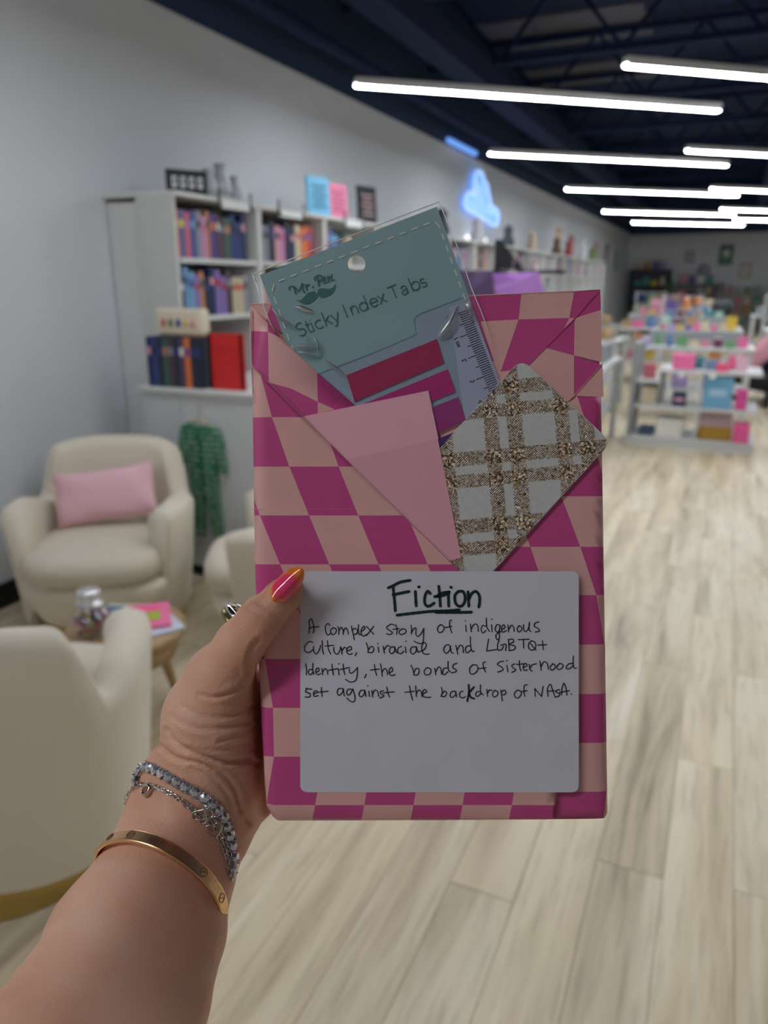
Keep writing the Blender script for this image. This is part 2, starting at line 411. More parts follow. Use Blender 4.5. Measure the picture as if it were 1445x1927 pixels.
# things on the bookcase tops
def topsign(y, x=-2.66, w=.22, h=.12, fc=(14, 22, 28), label='', marks=True):
    t = thing('small_sign', label, 'sign', (x, y, TOPZ + .0225), math.radians(-32))
    box('board', (0, 0, h / 2), (.02, w, h), cmat(*fc), t, .003)
    if marks:
        for k in range(4):
            box('letter', (.0115, -w * .32 + k * w * .21, h * .5), (.003, w * .12, h * .45), cmat(225, 228, 230), t)
            box('letter_gap', (.014, -w * .32 + k * w * .21, h * .52), (.003, w * .05, h * .16), cmat(*fc), t)
topsign(3.42, label='black block sign with white letters on top of the nearest bookcase')
def shelf_talker(y, label):
    t = thing('sign_holder', label, 'sign holder', (-2.582, y, TOPZ + .0225), 0)
    box('card', (.012, 0, -.028), (.002, .26, .045), cmat(236, 238, 240), t)
    for s in (-.15, .15): box('clip', (.012, s, -.005), (.006, .012, .1), cmat(30, 36, 42), t)
    box('bridge', (0, 0, .004), (.03, .3, .006), cmat(220, 222, 224), t)
shelf_talker(3.72, 'white label strip clipped on the nearest bookcase top edge')
shelf_talker(4.32, 'white label strip clipped on the second bookcase top edge')
shelf_talker(5.2, 'white label strip clipped on the third bookcase top edge')
glass_dark = mat('mercury_glass', (.50, .51, .54), .35, .2)
for k, (y, r, h) in enumerate([(3.68, .05, .16), (3.80, .06, .2), (3.93, .05, .15)]):
    t = thing('vase', '%s of the three grey glass vases on top of the nearest bookcase' % ['leftmost', 'middle', 'rightmost'][k], 'vase', (-2.72, y, TOPZ + .0225), 0, 'grey vases on the bookcase')
    lathe('body', [(.0, 0), (r * .7, 0), (r, h * .3), (r * .9, h * .6), (r * .5, h * .8), (r * .6, h), (r * .5, h), (r * .4, h * .8), (0, h * .7)], glass_dark, t, 20)
def standing_picture(y, w, h, c, c2, label, dark=False):
    t = thing('standing_book', label, 'book', (-2.66, y, TOPZ + .0225), math.radians(-14))
    R = Matrix.Rotation(math.radians(-9), 3, 'Y')
    box('cover', (0, 0, h / 2 + .004), (.02, w, h), cmat(*c), t, .002, rot=None).matrix_local = Matrix.Rotation(math.radians(-4), 4, 'Y')
    for k in range(5):
        box('title_line', (.0115, 0, h * (.25 + .13 * k)), (.002, w * (.5 if k % 2 else .65), h * .05), cmat(*c2), t).matrix_local = Matrix.Rotation(math.radians(-4), 4, 'Y')
    box('easel', (-.05, 0, .03), (.03, w * .4, .06), cmat(40, 42, 46), t)
standing_picture(4.84, .22, .25, (120, 196, 236), (40, 80, 120), 'sky blue book displayed face out on top of the bookcases')
standing_picture(5.12, .20, .235, (240, 140, 176), (170, 70, 110), 'pink book displayed face out beside the blue one')
standing_picture(5.62, .22, .27, (40, 42, 50), (190, 160, 160), 'dark framed picture standing on top of the fourth bookcase')
for k, (y, c) in enumerate([(7.4, (60, 60, 66)), (8.6, (200, 200, 206)), (9.9, (90, 96, 100)), (11.2, (190, 170, 150)), (12.9, (120, 90, 60)), (13.9, (190, 90, 90)), (15.3, (210, 212, 220)), (16.4, (120, 160, 90))]):
    t = thing('ornament', '%s ornament, %s along the tops of the further bookcases' % (['dark', 'pale', 'grey', 'tan', 'brown', 'red', 'white', 'green'][k], ORD[k]), 'ornament', (-2.7, y, TOPZ + .0225))
    lathe('body', [(0, 0), (.07, 0), (.09, .06), (.05, .16), (.07, .22), (.0, .28)], cmat(*c), t, 14)

# ---------------------------------------------------------------- neon sign
neon = mat('neon_blue', srgb(112, 166, 250), .4, emit=.8)
neon2 = mat('neon_pale', srgb(176, 210, 255), .4, emit=.8)
t = thing('neon_sign', 'glowing blue neon sign shaped like a pointing cloud on the left wall', 'neon sign', (XW, 9.55, 2.30))
out = [(-.62, .18), (-.55, .42), (-.36, .5), (-.26, .44), (-.27, .70), (-.24, .96), (-.08, 1.06), (.06, .96), (.10, .86), (.24, .82), (.30, .62), (.38, .50), (.42, .34), (.66, .3), (.8, .18), (.78, .0), (.74, -.12), (.5, -.13), (.1, -.03), (-.3, .04), (-.52, .08)]
def crom(P, n=6, closed=False):
    P = [Vector(p) for p in P]
    if len(P) < 3 and not closed: return P
    Q = ([P[-1]] + P + [P[0], P[1]]) if closed else ([2 * P[0] - P[1]] + P + [2 * P[-1] - P[-2]])
    R = []
    for i in range(1, len(Q) - 2):
        a, b, c, d = Q[i - 1:i + 3]
        for k in range(n):
            u = k / n; R.append(.5 * ((2 * b) + (c - a) * u + (2 * a - 5 * b + 4 * c - d) * u * u + (3 * b - a - 3 * c + d) * u ** 3))
    if not closed: R.append(P[-1])
    return R
oc = crom([(0.0, a, b * .48) for a, b in out], 4, True)
bk = [Vector((.03, p.y * .97, p.z * .97)) for p in oc]
nv = len(bk)
mesh('backing', bk + [p + Vector((.015, 0, 0)) for p in bk], [tuple(range(nv))[::-1], tuple(range(nv, 2 * nv))] + [(k, (k + 1) % nv, nv + (k + 1) % nv, nv + k) for k in range(nv)], neon, t)
tube('outline_tube', [Vector((.07, p.y, p.z)) for p in oc], .022, neon2, t, 6, True)
for k in range(13):
    yy = -.5 + k * .1; zt = .16 if abs(yy + .05) > .2 else .36
    tube('letter_tube', [(.075, yy, .04 + .01 * math.sin(k * 2)), (.075, yy + .02, zt * .6), (.075, yy - .01, zt)], .008, neon2, t, 5)
tag(box('wall_lamp', (XW + .06, 9.45, 2.03), (.1, .62, .05), mat('lamp_white', (1, 1, 1), .4, emit=1.3), bev=.02), 'small white lit strip on the wall just below the neon sign', 'wall lamp')
tag(box('window_strip', (XW + .03, 8.9, 2.99), (.05, 1.0, .05), neon, bev=.01), 'short blue glowing strip where the left wall meets the dark beam', 'light strip')

# ================================================================ armchairs
boucle = mat('boucle_cream', srgb(222, 212, 194), .95, bump=.3, bscale=220, sheen=.3)
boucle_seat = mat('boucle_seat', srgb(214, 204, 186), .95, bump=.3, bscale=220, sheen=.3)
brass = mat('brass_base', (.55, .40, .14), .3, 1.)
def sstep(a, b, x):
    u = max(0, min(1, (x - a) / (b - a))); return u * u * (3 - 2 * u)
def make_chair(label, loc, rz):
    """local: faces -Y"""
    t = thing('armchair', label, 'armchair', loc, rz, 'cream boucle armchairs around the coffee table')
    n = 64; ring = []
    for i in range(n + 1):
        u = i / n * 2 - 1                        # -1 left arm front .. 0 back .. 1 right arm front
        au = abs(u)
        # plan: superellipse-like U
        ang = u * 2.25
        ex = .40 * math.copysign(abs(math.sin(ang)) ** .75, math.sin(ang)); ey = .38 * math.copysign(abs(math.cos(ang)) ** .75, math.cos(ang))
        hb = .80 - .03 * (au / .33) ** 2 if au < .33 else .77
        h = hb + (.55 - hb) * sstep(.33, .46, au) + .05 * sstep(.5, .75, au) - .02 * sstep(.88, 1, au)
        ring.append((ex, ey, h, Vector((math.sin(ang), math.cos(ang), 0))))
    vs = []; fs = []
    prof_n = 13
    for (ex, ey, h, nrm) in ring:
        th = .10 + .025 * sstep(.45, .6, abs(ring.index((ex, ey, h, nrm)) / n * 2 - 1))
        for k in range(prof_n):
            if k <= 4:      # outer side up
                z = .095 + (h - .05 - .095) * k / 4; s = .86 + .14 * (z / .6) if z < .6 else 1.0 + .10 * (z - .6)
                p = Vector((ex * s, ey * s + (z - .6) * .14 * (1 if ey > 0.1 and z > .6 else 0), z))
            elif k <= 8:    # rounded top
                a = (k - 4) / 5 * PI; z = h - .05 + math.sin(a) * .05; s = 1.0
                off = th * .5 * (1 - math.cos(a))
                p = Vector((ex, ey + max(0, (z - .6)) * .14 * (1 if ey > 0.1 else 0), z)) - nrm * off
            else:
                z = h - .05 - (h - .05 - .30) * (k - 9) / 3
                p = Vector((ex, ey + max(0, (z - .6)) * .14 * (1 if ey > 0.1 else 0), z)) - nrm * th
            vs.append(p)
    for i in range(n):
        for k in range(prof_n - 1):
            a = i * prof_n + k; fs.append((a, a + prof_n, a + prof_n + 1, a + 1))
    fs.append(tuple(range(prof_n))); fs.append(tuple(n * prof_n + k for k in range(prof_n))[::-1])
    o = mesh('shell', vs, fs, boucle, t, smooth=True)
    # seat body and cushion
    def slab(name, z0, z1, rx, ry, yo, m, p=3.2, crown=.02, taper=1.):
        vs = []; fs = []; N = 40; lv = [(z0, .94 * taper), (z0 + .02, taper), (z1 - .05, 1), (z1 - .02, .97), (z1, .86), (z1 + crown, .5)]
        for z, s in lv:
            for k in range(N):
                a = 2 * PI * k / N; c, sn = math.cos(a), math.sin(a)
                vs.append((rx * s * math.copysign(abs(c) ** (2 / p), c), yo + ry * s * math.copysign(abs(sn) ** (2 / p), sn), z))
        for i in range(len(lv) - 1):
            for k in range(N): fs.append((i * N + k, i * N + (k + 1) % N, (i + 1) * N + (k + 1) % N, (i + 1) * N + k))
        fs.append(tuple(range(N))[::-1]); fs.append(tuple((len(lv) - 1) * N + k for k in range(N)))
        return mesh(name, vs, fs, m, t, smooth=True)
    slab('seat_base', .096, .30, .335, .33, -.05, boucle, 2.8, 0, .84)
    slab('seat_cushion', .305, .42, .295, .31, -.085, boucle_seat, 3.2, .02)
    lathe('swivel_base', [(0, 0), (.325, 0), (.33, .01), (.33, .085), (.325, .094), (0, .094)], brass, t, 40)
    return t
c1 = make_chair('cream armchair with a pink cushion against the left wall', (-2.46, 2.40, 0), math.radians(30))
c2 = make_chair('cream armchair mostly hidden behind the wrapped book', (-1.58, 2.62, 0), math.radians(-62))
c3 = make_chair('cream armchair in the left foreground seen from behind, on a brass base', (-1.665, 1.185, 0), math.radians(211))
# cushion
def pillow(name, label, c, size, R, m):
    n = 22; vs = []; fs = []
    for side in (1, -1):
        for i in range(n + 1):
            for j in range(n + 1):
                u, v = i / n * 2 - 1, j / n * 2 - 1
                th = (max(0, 1 - abs(u) ** 2.6) * max(0, 1 - abs(v) ** 2.6)) ** .45
                pu = u * (1 - .07 * (1 - abs(u)) * 0 - .06 * (1 - v * v) * abs(u)); pv = v * (1 - .10 * (1 - u * u) * abs(v))
                wr = .012 * math.sin(7 * u + 4 * v) * (1 - th)
                vs.append(Vector((pu * size[0] / 2, side * (th * size[1] / 2 + wr * side), pv * size[2] / 2)))
    N = (n + 1) ** 2
    for s in (0, 1):
        for i in range(n):
            for j in range(n):
                a = s * N + i * (n + 1) + j; q = (a, a + n + 1, a + n + 2, a + 1); fs.append(q if s == 0 else q[::-1])
    o = mesh(name, vs, fs, m, smooth=True); o.matrix_world = Matrix.Translation(c) @ R
    return tag(o, label, 'cushion')
pillow('throw_cushion', 'pale pink rectangular cushion leaning on the back of the cream armchair', (-2.51, 2.475, .575), (.46, .13, .25),
       (Matrix.Rotation(math.radians(30), 4, 'Z') @ Matrix.Rotation(math.radians(-20), 4, 'X') @ Matrix.Rotation(math.radians(-7), 4, 'Y')), mat('cotton_pink', srgb(236, 190, 200), .85, bump=.3, bscale=40))

# ---------------------------------------------------------------- coffee table
oak = mat('oak_wood', srgb(176, 146, 104), .45, var=.12, bscale=12)
TC = (-1.79, 1.79)
t = thing('coffee_table', 'small round wooden coffee table with tapered legs between the armchairs', 'table', (*TC, 0))
lathe('tabletop', [(0, .327), (.19, .327), (.205, .335), (.205, .35), (.198, .358), (0, .358)], oak, t, 40)
lathe('apron', [(.0, .25), (.165, .25), (.18, .326), (0, .326)], oak, t, 40)
for k in range(3):
    a = math.radians(72 + 120 * k); p0 = Vector((.12 * math.cos(a), .12 * math.sin(a), .25)); p1 = Vector((.175 * math.cos(a), .175 * math.sin(a), .0))
    tube('leg', [p0, p1], .02, oak, t, 12, radii=[.022, .012])
TT = .3585
def magazine(name, label, c, s, rz, cols):
    t = thing(name, label, 'magazine', c, rz)
    box('pages', (0, 0, s[2] / 2), (s[0], s[1], s[2]), cmat(*cols[0]), t, .001)
    box('cover_panel', (-s[0] * .1, s[1] * .05, s[2] + .0006), (s[0] * .7, s[1] * .6, .001), cmat(*cols[1]), t)
    box('cover_stripe', (s[0] * .12, -s[1] * .08, s[2] + .0018), (s[0] * .3, s[1] * .35, .001), cmat(*cols[2]), t)
magazine('magazine', 'blue and white magazine under the pink one on the coffee table', (TC[0] + .08, TC[1] + .05, TT), (.15, .21, .01), math.radians(60), [(210, 216, 232), (50, 90, 150), (220, 224, 236)])
magazine('magazine', 'bright pink magazine lying on the blue one on the coffee table', (TC[0] + .045, TC[1] + .065, TT + .0125), (.15, .20, .01), math.radians(42), [(244, 120, 170), (250, 96, 150), (170, 190, 70)])
magazine('magazine', 'greenish white magazine at the left edge of the coffee table', (TC[0] - .105, TC[1] + .045, TT), (.09, .17, .008), math.radians(20), [(196, 204, 180), (90, 110, 150), (226, 226, 220)])
# glass jar full of coloured trinkets
gl = NB('clear_glass', .02)
gl.b.inputs['Base Color'].default_value = (.95, .97, .97, 1)
tr = gl.n('ShaderNodeBsdfTransparent'); gs = gl.n('ShaderNodeBsdfGlossy'); gs.inputs['Roughness'].default_value = .04
fr = gl.n('ShaderNodeLayerWeight'); ms = gl.n('ShaderNodeMixShader')
gl.l(gl.math('ADD', gl.math('MULTIPLY', gl.math('POWER', fr.outputs['Facing'], 3.), .5), .07), ms.inputs[0]); gl.l(tr.outputs[0], ms.inputs[1]); gl.l(gs.outputs[0], ms.inputs[2]); gl.l(ms.outputs[0], gl.nt.nodes['Material Output'].inputs['Surface'])
t = thing('glass_jar', 'round glass jar with a lid full of colourful candy on the coffee table', 'jar', (TC[0] - .055, TC[1] - .095, TT))
lathe('body', [(0, 0), (.075, 0), (.095, .03), (.098, .075), (.075, .12), (.05, .135), (.05, .145), (.047, .145), (.046, .134), (.072, .117), (.094, .075), (.09, .032), (.07, .005), (0, .005)], gl.m, t, 32)
lathe('lid', [(0, .146), (.058, .146), (.062, .153), (.055, .163), (.03, .172), (.05, .19), (.055, .205), (.045, .22), (0, .225)], mat('glass_lid', (.7, .72, .72), .08, .5), t, 28)
bm = bmesh.new(); rr = random.Random(5)
cc = [(200, 90, 120), (150, 60, 90), (120, 150, 80), (90, 120, 160), (200, 170, 90), (190, 130, 160), (110, 60, 100)]
for k in range(150):
    a, z = rr.uniform(0, 2 * PI), rr.uniform(.016, .105); R = (.078 if z < .085 else .068) * math.sqrt(rr.random()); kf = len(bm.faces)
    bmesh.ops.create_icosphere(bm, subdivisions=1, radius=.0105, matrix=Matrix.Translation((R * math.cos(a), R * math.sin(a), z))); bm.faces.ensure_lookup_table()
    for f in bm.faces[kf:]: f.material_index = k % 7
o = from_bm('candy', bm, [cmat(*c) for c in cc], t); o['kind'] = 'stuff'
t.scale = (.74, .74, .74)

# ---------------------------------------------------------------- green onesie on the cabinet end
nb = NB('onesie_knit', .9)
tc = nb.n('ShaderNodeTexCoord'); sx = nb.n('ShaderNodeSeparateXYZ'); nb.l(tc.outputs['Object'], sx.inputs[0])
wv = nb.math('FRACT', nb.math('MULTIPLY', sx.outputs['Z'], 34.)); m1 = nb.math('GREATER_THAN', wv, .66)
nz = nb.n('ShaderNodeTexNoise'); nz.inputs['Scale'].default_value = 55; nb.l(tc.outputs['Object'], nz.inputs['Vector'])
m2 = nb.math('GREATER_THAN', nz.outputs['Fac'], .47)
nb.l(nb.mix(nb.math('MULTIPLY', m1, m2), srgb(20, 118, 84), srgb(186, 190, 170)), nb.b.inputs['Base Color'])
t = thing('baby_sleepsuit', 'green patterned baby sleepsuit hanging on the white cabinet end', 'garment', (-2.34, 2.982, .535))
S = [(-.035, .30), (-.07, .30), (-.115, .275), (-.13, .22), (-.145, .09), (-.105, .085), (-.085, .18), (-.085, .02), (-.075, -.12), (-.07, -.27), (-.075, -.3), (-.02, -.3), (-.015, -.26), (-.005, -.07), (.01, -.07), (.035, -.26), (.04, -.285), (.1, -.28), (.095, -.24), (.092, -.1), (.085, .05), (.085, .18), (.11, .06), (.145, .045), (.135, .2), (.115, .27), (.07, .295), (.04, .3), (.0, .28)]
k = len(S)
def inflate(S, th):
    vs = []; c = Vector((0, .02))
    for lay, (d, sc) in enumerate([(0, 1), (-th, 1), (-th * 1.6, .0)]):
        for i, (a, b) in enumerate(S):
            if sc: vs.append((a, d, b))
    return vs
fsO = [(i, (i + 1) % k, k + (i + 1) % k, k + i) for i in range(k)]
tri = [tuple(q) for q in tessellate_polygon([[Vector((a, b, 0)) for a, b in S]])]
fsO += [tuple(k + q for q in f) for f in tri] + [tuple(reversed(f)) for f in tri]
o = mesh('suit', inflate(S, .018), fsO, nb.m, t)
bm = bmesh.new(); bm.from_mesh(o.data); bmesh.ops.recalc_face_normals(bm, faces=bm.faces); bm.to_mesh(o.data); bm.free()
box('zip', (.0, -.0205, .1), (.012, .004, .34), cmat(20, 96, 70), t)
tube('hanger', [(-.1, -.008, .27), (0, -.008, .325), (.1, -.008, .27)], .006, cmat(214, 200, 170), t, 8)
tube('hook', [(0, -.008, .325), (0, -.008, .39), (.012, -.008, .41), (.0, -.008, .425)], .0025, cmat(190, 190, 190), t, 6)

# ================================================================ clothes stand
def at(px, py, d):
    return EYE + (RIGHT * ((px - W / 2) / F) + UP * ((H / 2 - py) / F) + FWD) * d
P = at(934, 540, 5.6)
t = thing('clothes_rack', 'black metal clothes rack with a tall post behind the wrapped book', 'clothes rack', (P.x, P.y, 0), math.radians(14))
blk = mat('metal_black', (.012, .014, .018), .5)
box('post', (0, 0, .92), (.05, .05, 1.78), blk, t, .005)
box('base', (0, 0, .015), (.9, .45, .03), blk, t, .004)
box('rail', (0, .0, 1.58), (1.0, .03, .03), blk, t, .004)
mesh('gusset', [(.025, -.01, 1.80), (.025, .01, 1.80), (.025, -.01, 1.60), (.025, .01, 1.60), (.2, -.01, 1.60), (.2, .01, 1.60)], [(0, 2, 4), (1, 5, 3), (0, 4, 5, 1), (2, 3, 5, 4), (0, 1, 3, 2)], blk, t)
def garment(name, label, loc, rz, w, c, L=.6, neck=.07):
    t = thing(name, label, 'garment', loc, rz)
    S = [(-neck, 0), (-w * .5, -.075), (-w * .62, -.16), (-w * .68, -.5), (-w * .52, -.51), (-w * .46, -.22), (-w * .45, -L), (w * .45, -L), (w * .46, -.22), (w * .52, -.51), (w * .68, -.5), (w * .62, -.16), (w * .5, -.075), (neck, 0), (0, -.03)]
    k = len(S); vs = [(a, -.035 * (1 if 2 < i < 12 else .6), b) for i, (a, b) in enumerate(S)] + [(a, .035 * (1 if 2 < i < 12 else .6), b) for i, (a, b) in enumerate(S)]
    tri = [tuple(q) for q in tessellate_polygon([[Vector((a, b, 0)) for a, b in S]])]
    m = mat('knit_%d_%d_%d' % c, srgb(*c), .95, bump=.5, bscale=60)
    o = mesh('body', vs, [(i, (i + 1) % k, k + (i + 1) % k, k + i) for i in range(k)] + tri + [tuple(k + q for q in f[::-1]) for f in tri], m, t)
    md = o.modifiers.new('bevel', 'BEVEL'); md.width = .012; md.segments = 3
    tube('hanger', [(-w * .38, 0, -.075), (0, 0, .03), (w * .38, 0, -.075)], .006, cmat(214, 200, 170), t, 6)
    tube('hook', [(0, 0, .03), (0, 0, .075), (.012, 0, .09), (0, 0, .105)], .003, cmat(190, 190, 190), t, 6)
    return t
ux = Vector((math.cos(math.radians(14)), math.sin(math.radians(14)), 0)); uy = Vector((-ux.y, ux.x, 0))
garment('purple_sweater', 'purple sweater hanging on the black rack behind the wrapped book', at(964, 517, 5.35), math.radians(14), .42, (206, 150, 236))
garment('cream_shirt', 'cream knit top hanging behind the purple sweater on the rack', at(925, 513, 5.55) + uy * .12, math.radians(20), .40, (206, 204, 192))
garment('lilac_top', 'darker violet top at the left of the black rack', at(895, 535, 5.3), math.radians(14), .26, (110, 90, 130), .5, .04)

# ================================================================ displays in the middle and far part of the shop
grey_m = cmat(150, 154, 156); lam = mat('display_white', (.62, .63, .63), .5)
def item(kind, cname, c, loc, s, label, group, rz=0.):
    """small goods: s = overall width, height is kind-specific"""
    m = cmat(*c)
    if kind == 'box':
        t = thing('gift_box', label, 'box', loc, rz, group); box('base', (0, 0, s * .3), (s, s * .7, s * .6), m, t, s * .02); box('lid', (0, 0, s * .66), (s * 1.04, s * .74, s * .12), m, t, s * .02)
    elif kind == 'bag':
        t = thing('gift_bag', label, 'bag', loc, rz, group); box('bag', (0, 0, s * .6), (s, s * .4, s * 1.2), m, t, s * .02)
        for q in (-1, 1): tube('handle', [(-s * .2, q * s * .12, s * 1.2), (-s * .15, q * s * .12, s * 1.45), (s * .15, q * s * .12, s * 1.45), (s * .2, q * s * .12, s * 1.2)], s * .02, m, t, 5)
    elif kind == 'mug':
        t = thing('mug', label, 'mug', loc, rz, group); lathe('body', [(0, 0), (s * .36, 0), (s * .42, s * .1), (s * .42, s * .9), (s * .37, s * .9), (s * .36, s * .12), (0, s * .1)], m, t, 14)
        tube('handle', [(s * .4, 0, s * .75), (s * .66, 0, s * .7), (s * .68, 0, s * .35), (s * .4, 0, s * .22)], s * .05, m, t, 6)
    elif kind == 'jar':
        t = thing('candle_jar', label, 'jar', loc, rz, group); lathe('glass', [(0, 0), (s * .4, 0), (s * .44, s * .08), (s * .44, s * .85), (s * .36, s * .95), (0, s * .95)], m, t, 14); lathe('lid', [(0, s * .955), (s * .4, s * .955), (s * .4, s * 1.1), (0, s * 1.12)], cmat(210, 206, 196), t, 14)
    elif kind == 'plush':
        t = thing('plush_toy', label, 'plush toy', loc, rz, group)
        bm = bmesh.new(); bmesh.ops.create_uvsphere(bm, u_segments=12, v_segments=8, radius=s * .42, matrix=Matrix.Translation((0, 0, s * .42)) @ Matrix.Diagonal((1, .85, 1, 1))); from_bm('body', bm, m, t, True)
        bm = bmesh.new(); bmesh.ops.create_uvsphere(bm, u_segments=12, v_segments=8, radius=s * .3, matrix=Matrix.Translation((0, 0, s * .98))); from_bm('head', bm, m, t, True)
        for q in (-1, 1):
            bm = bmesh.new(); bmesh.ops.create_uvsphere(bm, u_segments=8, v_segments=6, radius=s * .12, matrix=Matrix.Translation((q * s * .22, 0, s * 1.24))); from_bm('ear', bm, m, t, True)
    else:
        o = bpy.data.objects.new('book', book_mesh_c(c)); COL.objects.link(o); o.location = loc; o.scale = (s * .25, s, s * 1.35); o.rotation_euler = (0, 0, rz - PI / 2 + .2)
        return tag(o, label, 'book', group)
    return t
_bc = {}
def book_mesh_c(c):
    if c not in _bc:
        me = book_mesh(0).copy(); me.materials[0] = cmat(*c); me.materials[2] = cmat(*[min(255, int(v * .6 + 100)) for v in c]); _bc[c] = me
    return _bc[c]

# --- white two-tier unit beside the aisle
UX, UY = -.79, 7.42
def ux_(px): return -.79 + (px - 1177) * .00468
t = thing('display_unit', 'low white display unit with two open shelves beside the aisle', 'display unit', (-.22, 7.72, 0))
box('plinth', (0, 0, .035), (1.12, .58, .07), lam, t, .004)
box('bottom_shelf', (0, 0, .085), (1.14, .6, .03), lam, t, .003)
box('middle_shelf', (.03, 0, .385), (1.06, .58, .028), lam, t, .003)
box('top_shelf', (.13, 0, .72), (.86, .58, .03), lam, t, .003)
box('end_panel', (-.53, 0, .535), (.045, .58, .865), grey_m, t, .004)
box('divider', (.06, 0, .238), (.022, .56, .265), lam, t)
box('divider', (.06, 0, .552), (.022, .56, .305), lam, t)
box('low_top', (-.40, -.02, .62), (.2, .5, .03), lam, t, .003)
box('support', (-.29, 0, .552), (.02, .54, .305), grey_m, t)
g = 'goods on the low white display unit'
def gbox(px0, px1, z0, z1, c, name, label, d=.3, y=7.5, cat='box', extra=None):
    x0, x1 = ux_(px0), ux_(px1)
    t = thing(name, label, cat, ((x0 + x1) / 2, y + d / 2, z0))
    hh = z1 - z0
    box('base', (0, 0, hh * .4), (x1 - x0, d, hh * .8), cmat(*c), t, .006)
    box('lid', (0, 0, hh * .9 + .001), ((x1 - x0) * 1.0, d, hh * .19), cmat(*[min(255, int(v * 1.06)) for v in c]), t, .006)
    if extra: box('label_patch', (0, -d / 2 - .001, hh * .5), ((x1 - x0) * .6, .003, hh * .22), cmat(*extra), t)
    return t
gbox(1203, 1232, .1015, .17, (54, 74, 104), 'storage_box', 'navy box at the left end of the bottom shelf', .22)
gbox(1236, 1287, .1015, .27, (226, 224, 214), 'storage_box', 'white lidded tub on the bottom shelf of the display unit', .3)
gbox(1317, 1378, .1015, .225, (168, 128, 40), 'storage_box', 'mustard yellow box on the bottom shelf', .3)
gbox(1318, 1376, .2265, .365, (178, 156, 164), 'storage_box', 'mauve box stacked on the mustard box', .28)
gbox(1381, 1409, .1015, .27, (226, 88, 150), 'storage_box', 'hot pink box at the right end of the bottom shelf', .2, 7.43)
gbox(1201, 1232, .40, .56, (206, 192, 164), 'storage_box', 'cream box at the left of the middle shelf', .3)
gbox(1262, 1288, .40, .53, (30, 56, 84), 'gift_tin', 'dark navy tin with a pink flourish on the middle shelf', .12, 7.46, 'tin', (230, 160, 180))
gbox(1318, 1370, .40, .69, (110, 168, 204), 'poster_box', 'pale blue display box on the middle shelf', .1, 7.46, 'box', (170, 200, 224))
gbox(1377, 1397, .40, .58, (214, 76, 150), 'storage_box', 'magenta box at the right end of the middle shelf', .12, 7.46)
item('box', 'pink', (250, 120, 176), (ux_(1275), 7.6, .7365), .19, 'bright pink basket on top of the low display unit', None)
item('bag', 'teal', (70, 150, 160), (ux_(1302), 7.68, .7365), .09, 'teal bag beside the pink basket on the display unit', None)
item('box', 'grey', (120, 146, 176), (ux_(1327), 7.62, .7365), .12, 'blue-grey box on top of the low display unit', None)
item('box', 'pink', (248, 96, 140), (ux_(1346), 7.5, .7365), .10, 'coral pink box near the front of the display unit top', None)
item('plush', 'pink', (246, 110, 160), (ux_(1362), 7.66, .7365), .10, 'hot pink plush toy on the display unit top', None)
item('bag', 'blush', (236, 190, 206), (ux_(1380), 7.62, .7365), .10, 'blush bag at the right end of the display unit top', None)
for k, px in enumerate((1275, 1331)):
    tag(box('price_card', (ux_(px), 7.405, .70), (.05, .004, .05), cmat(236, 236, 232)), '%s white price card on the display unit top edge' % ['left', 'right'][k], 'price card')
item('bag', 'dusty rose', (196, 104, 116), (ux_(1212), 7.6, .6365), .11, 'dusty rose bag on the low left step of the display unit', None)

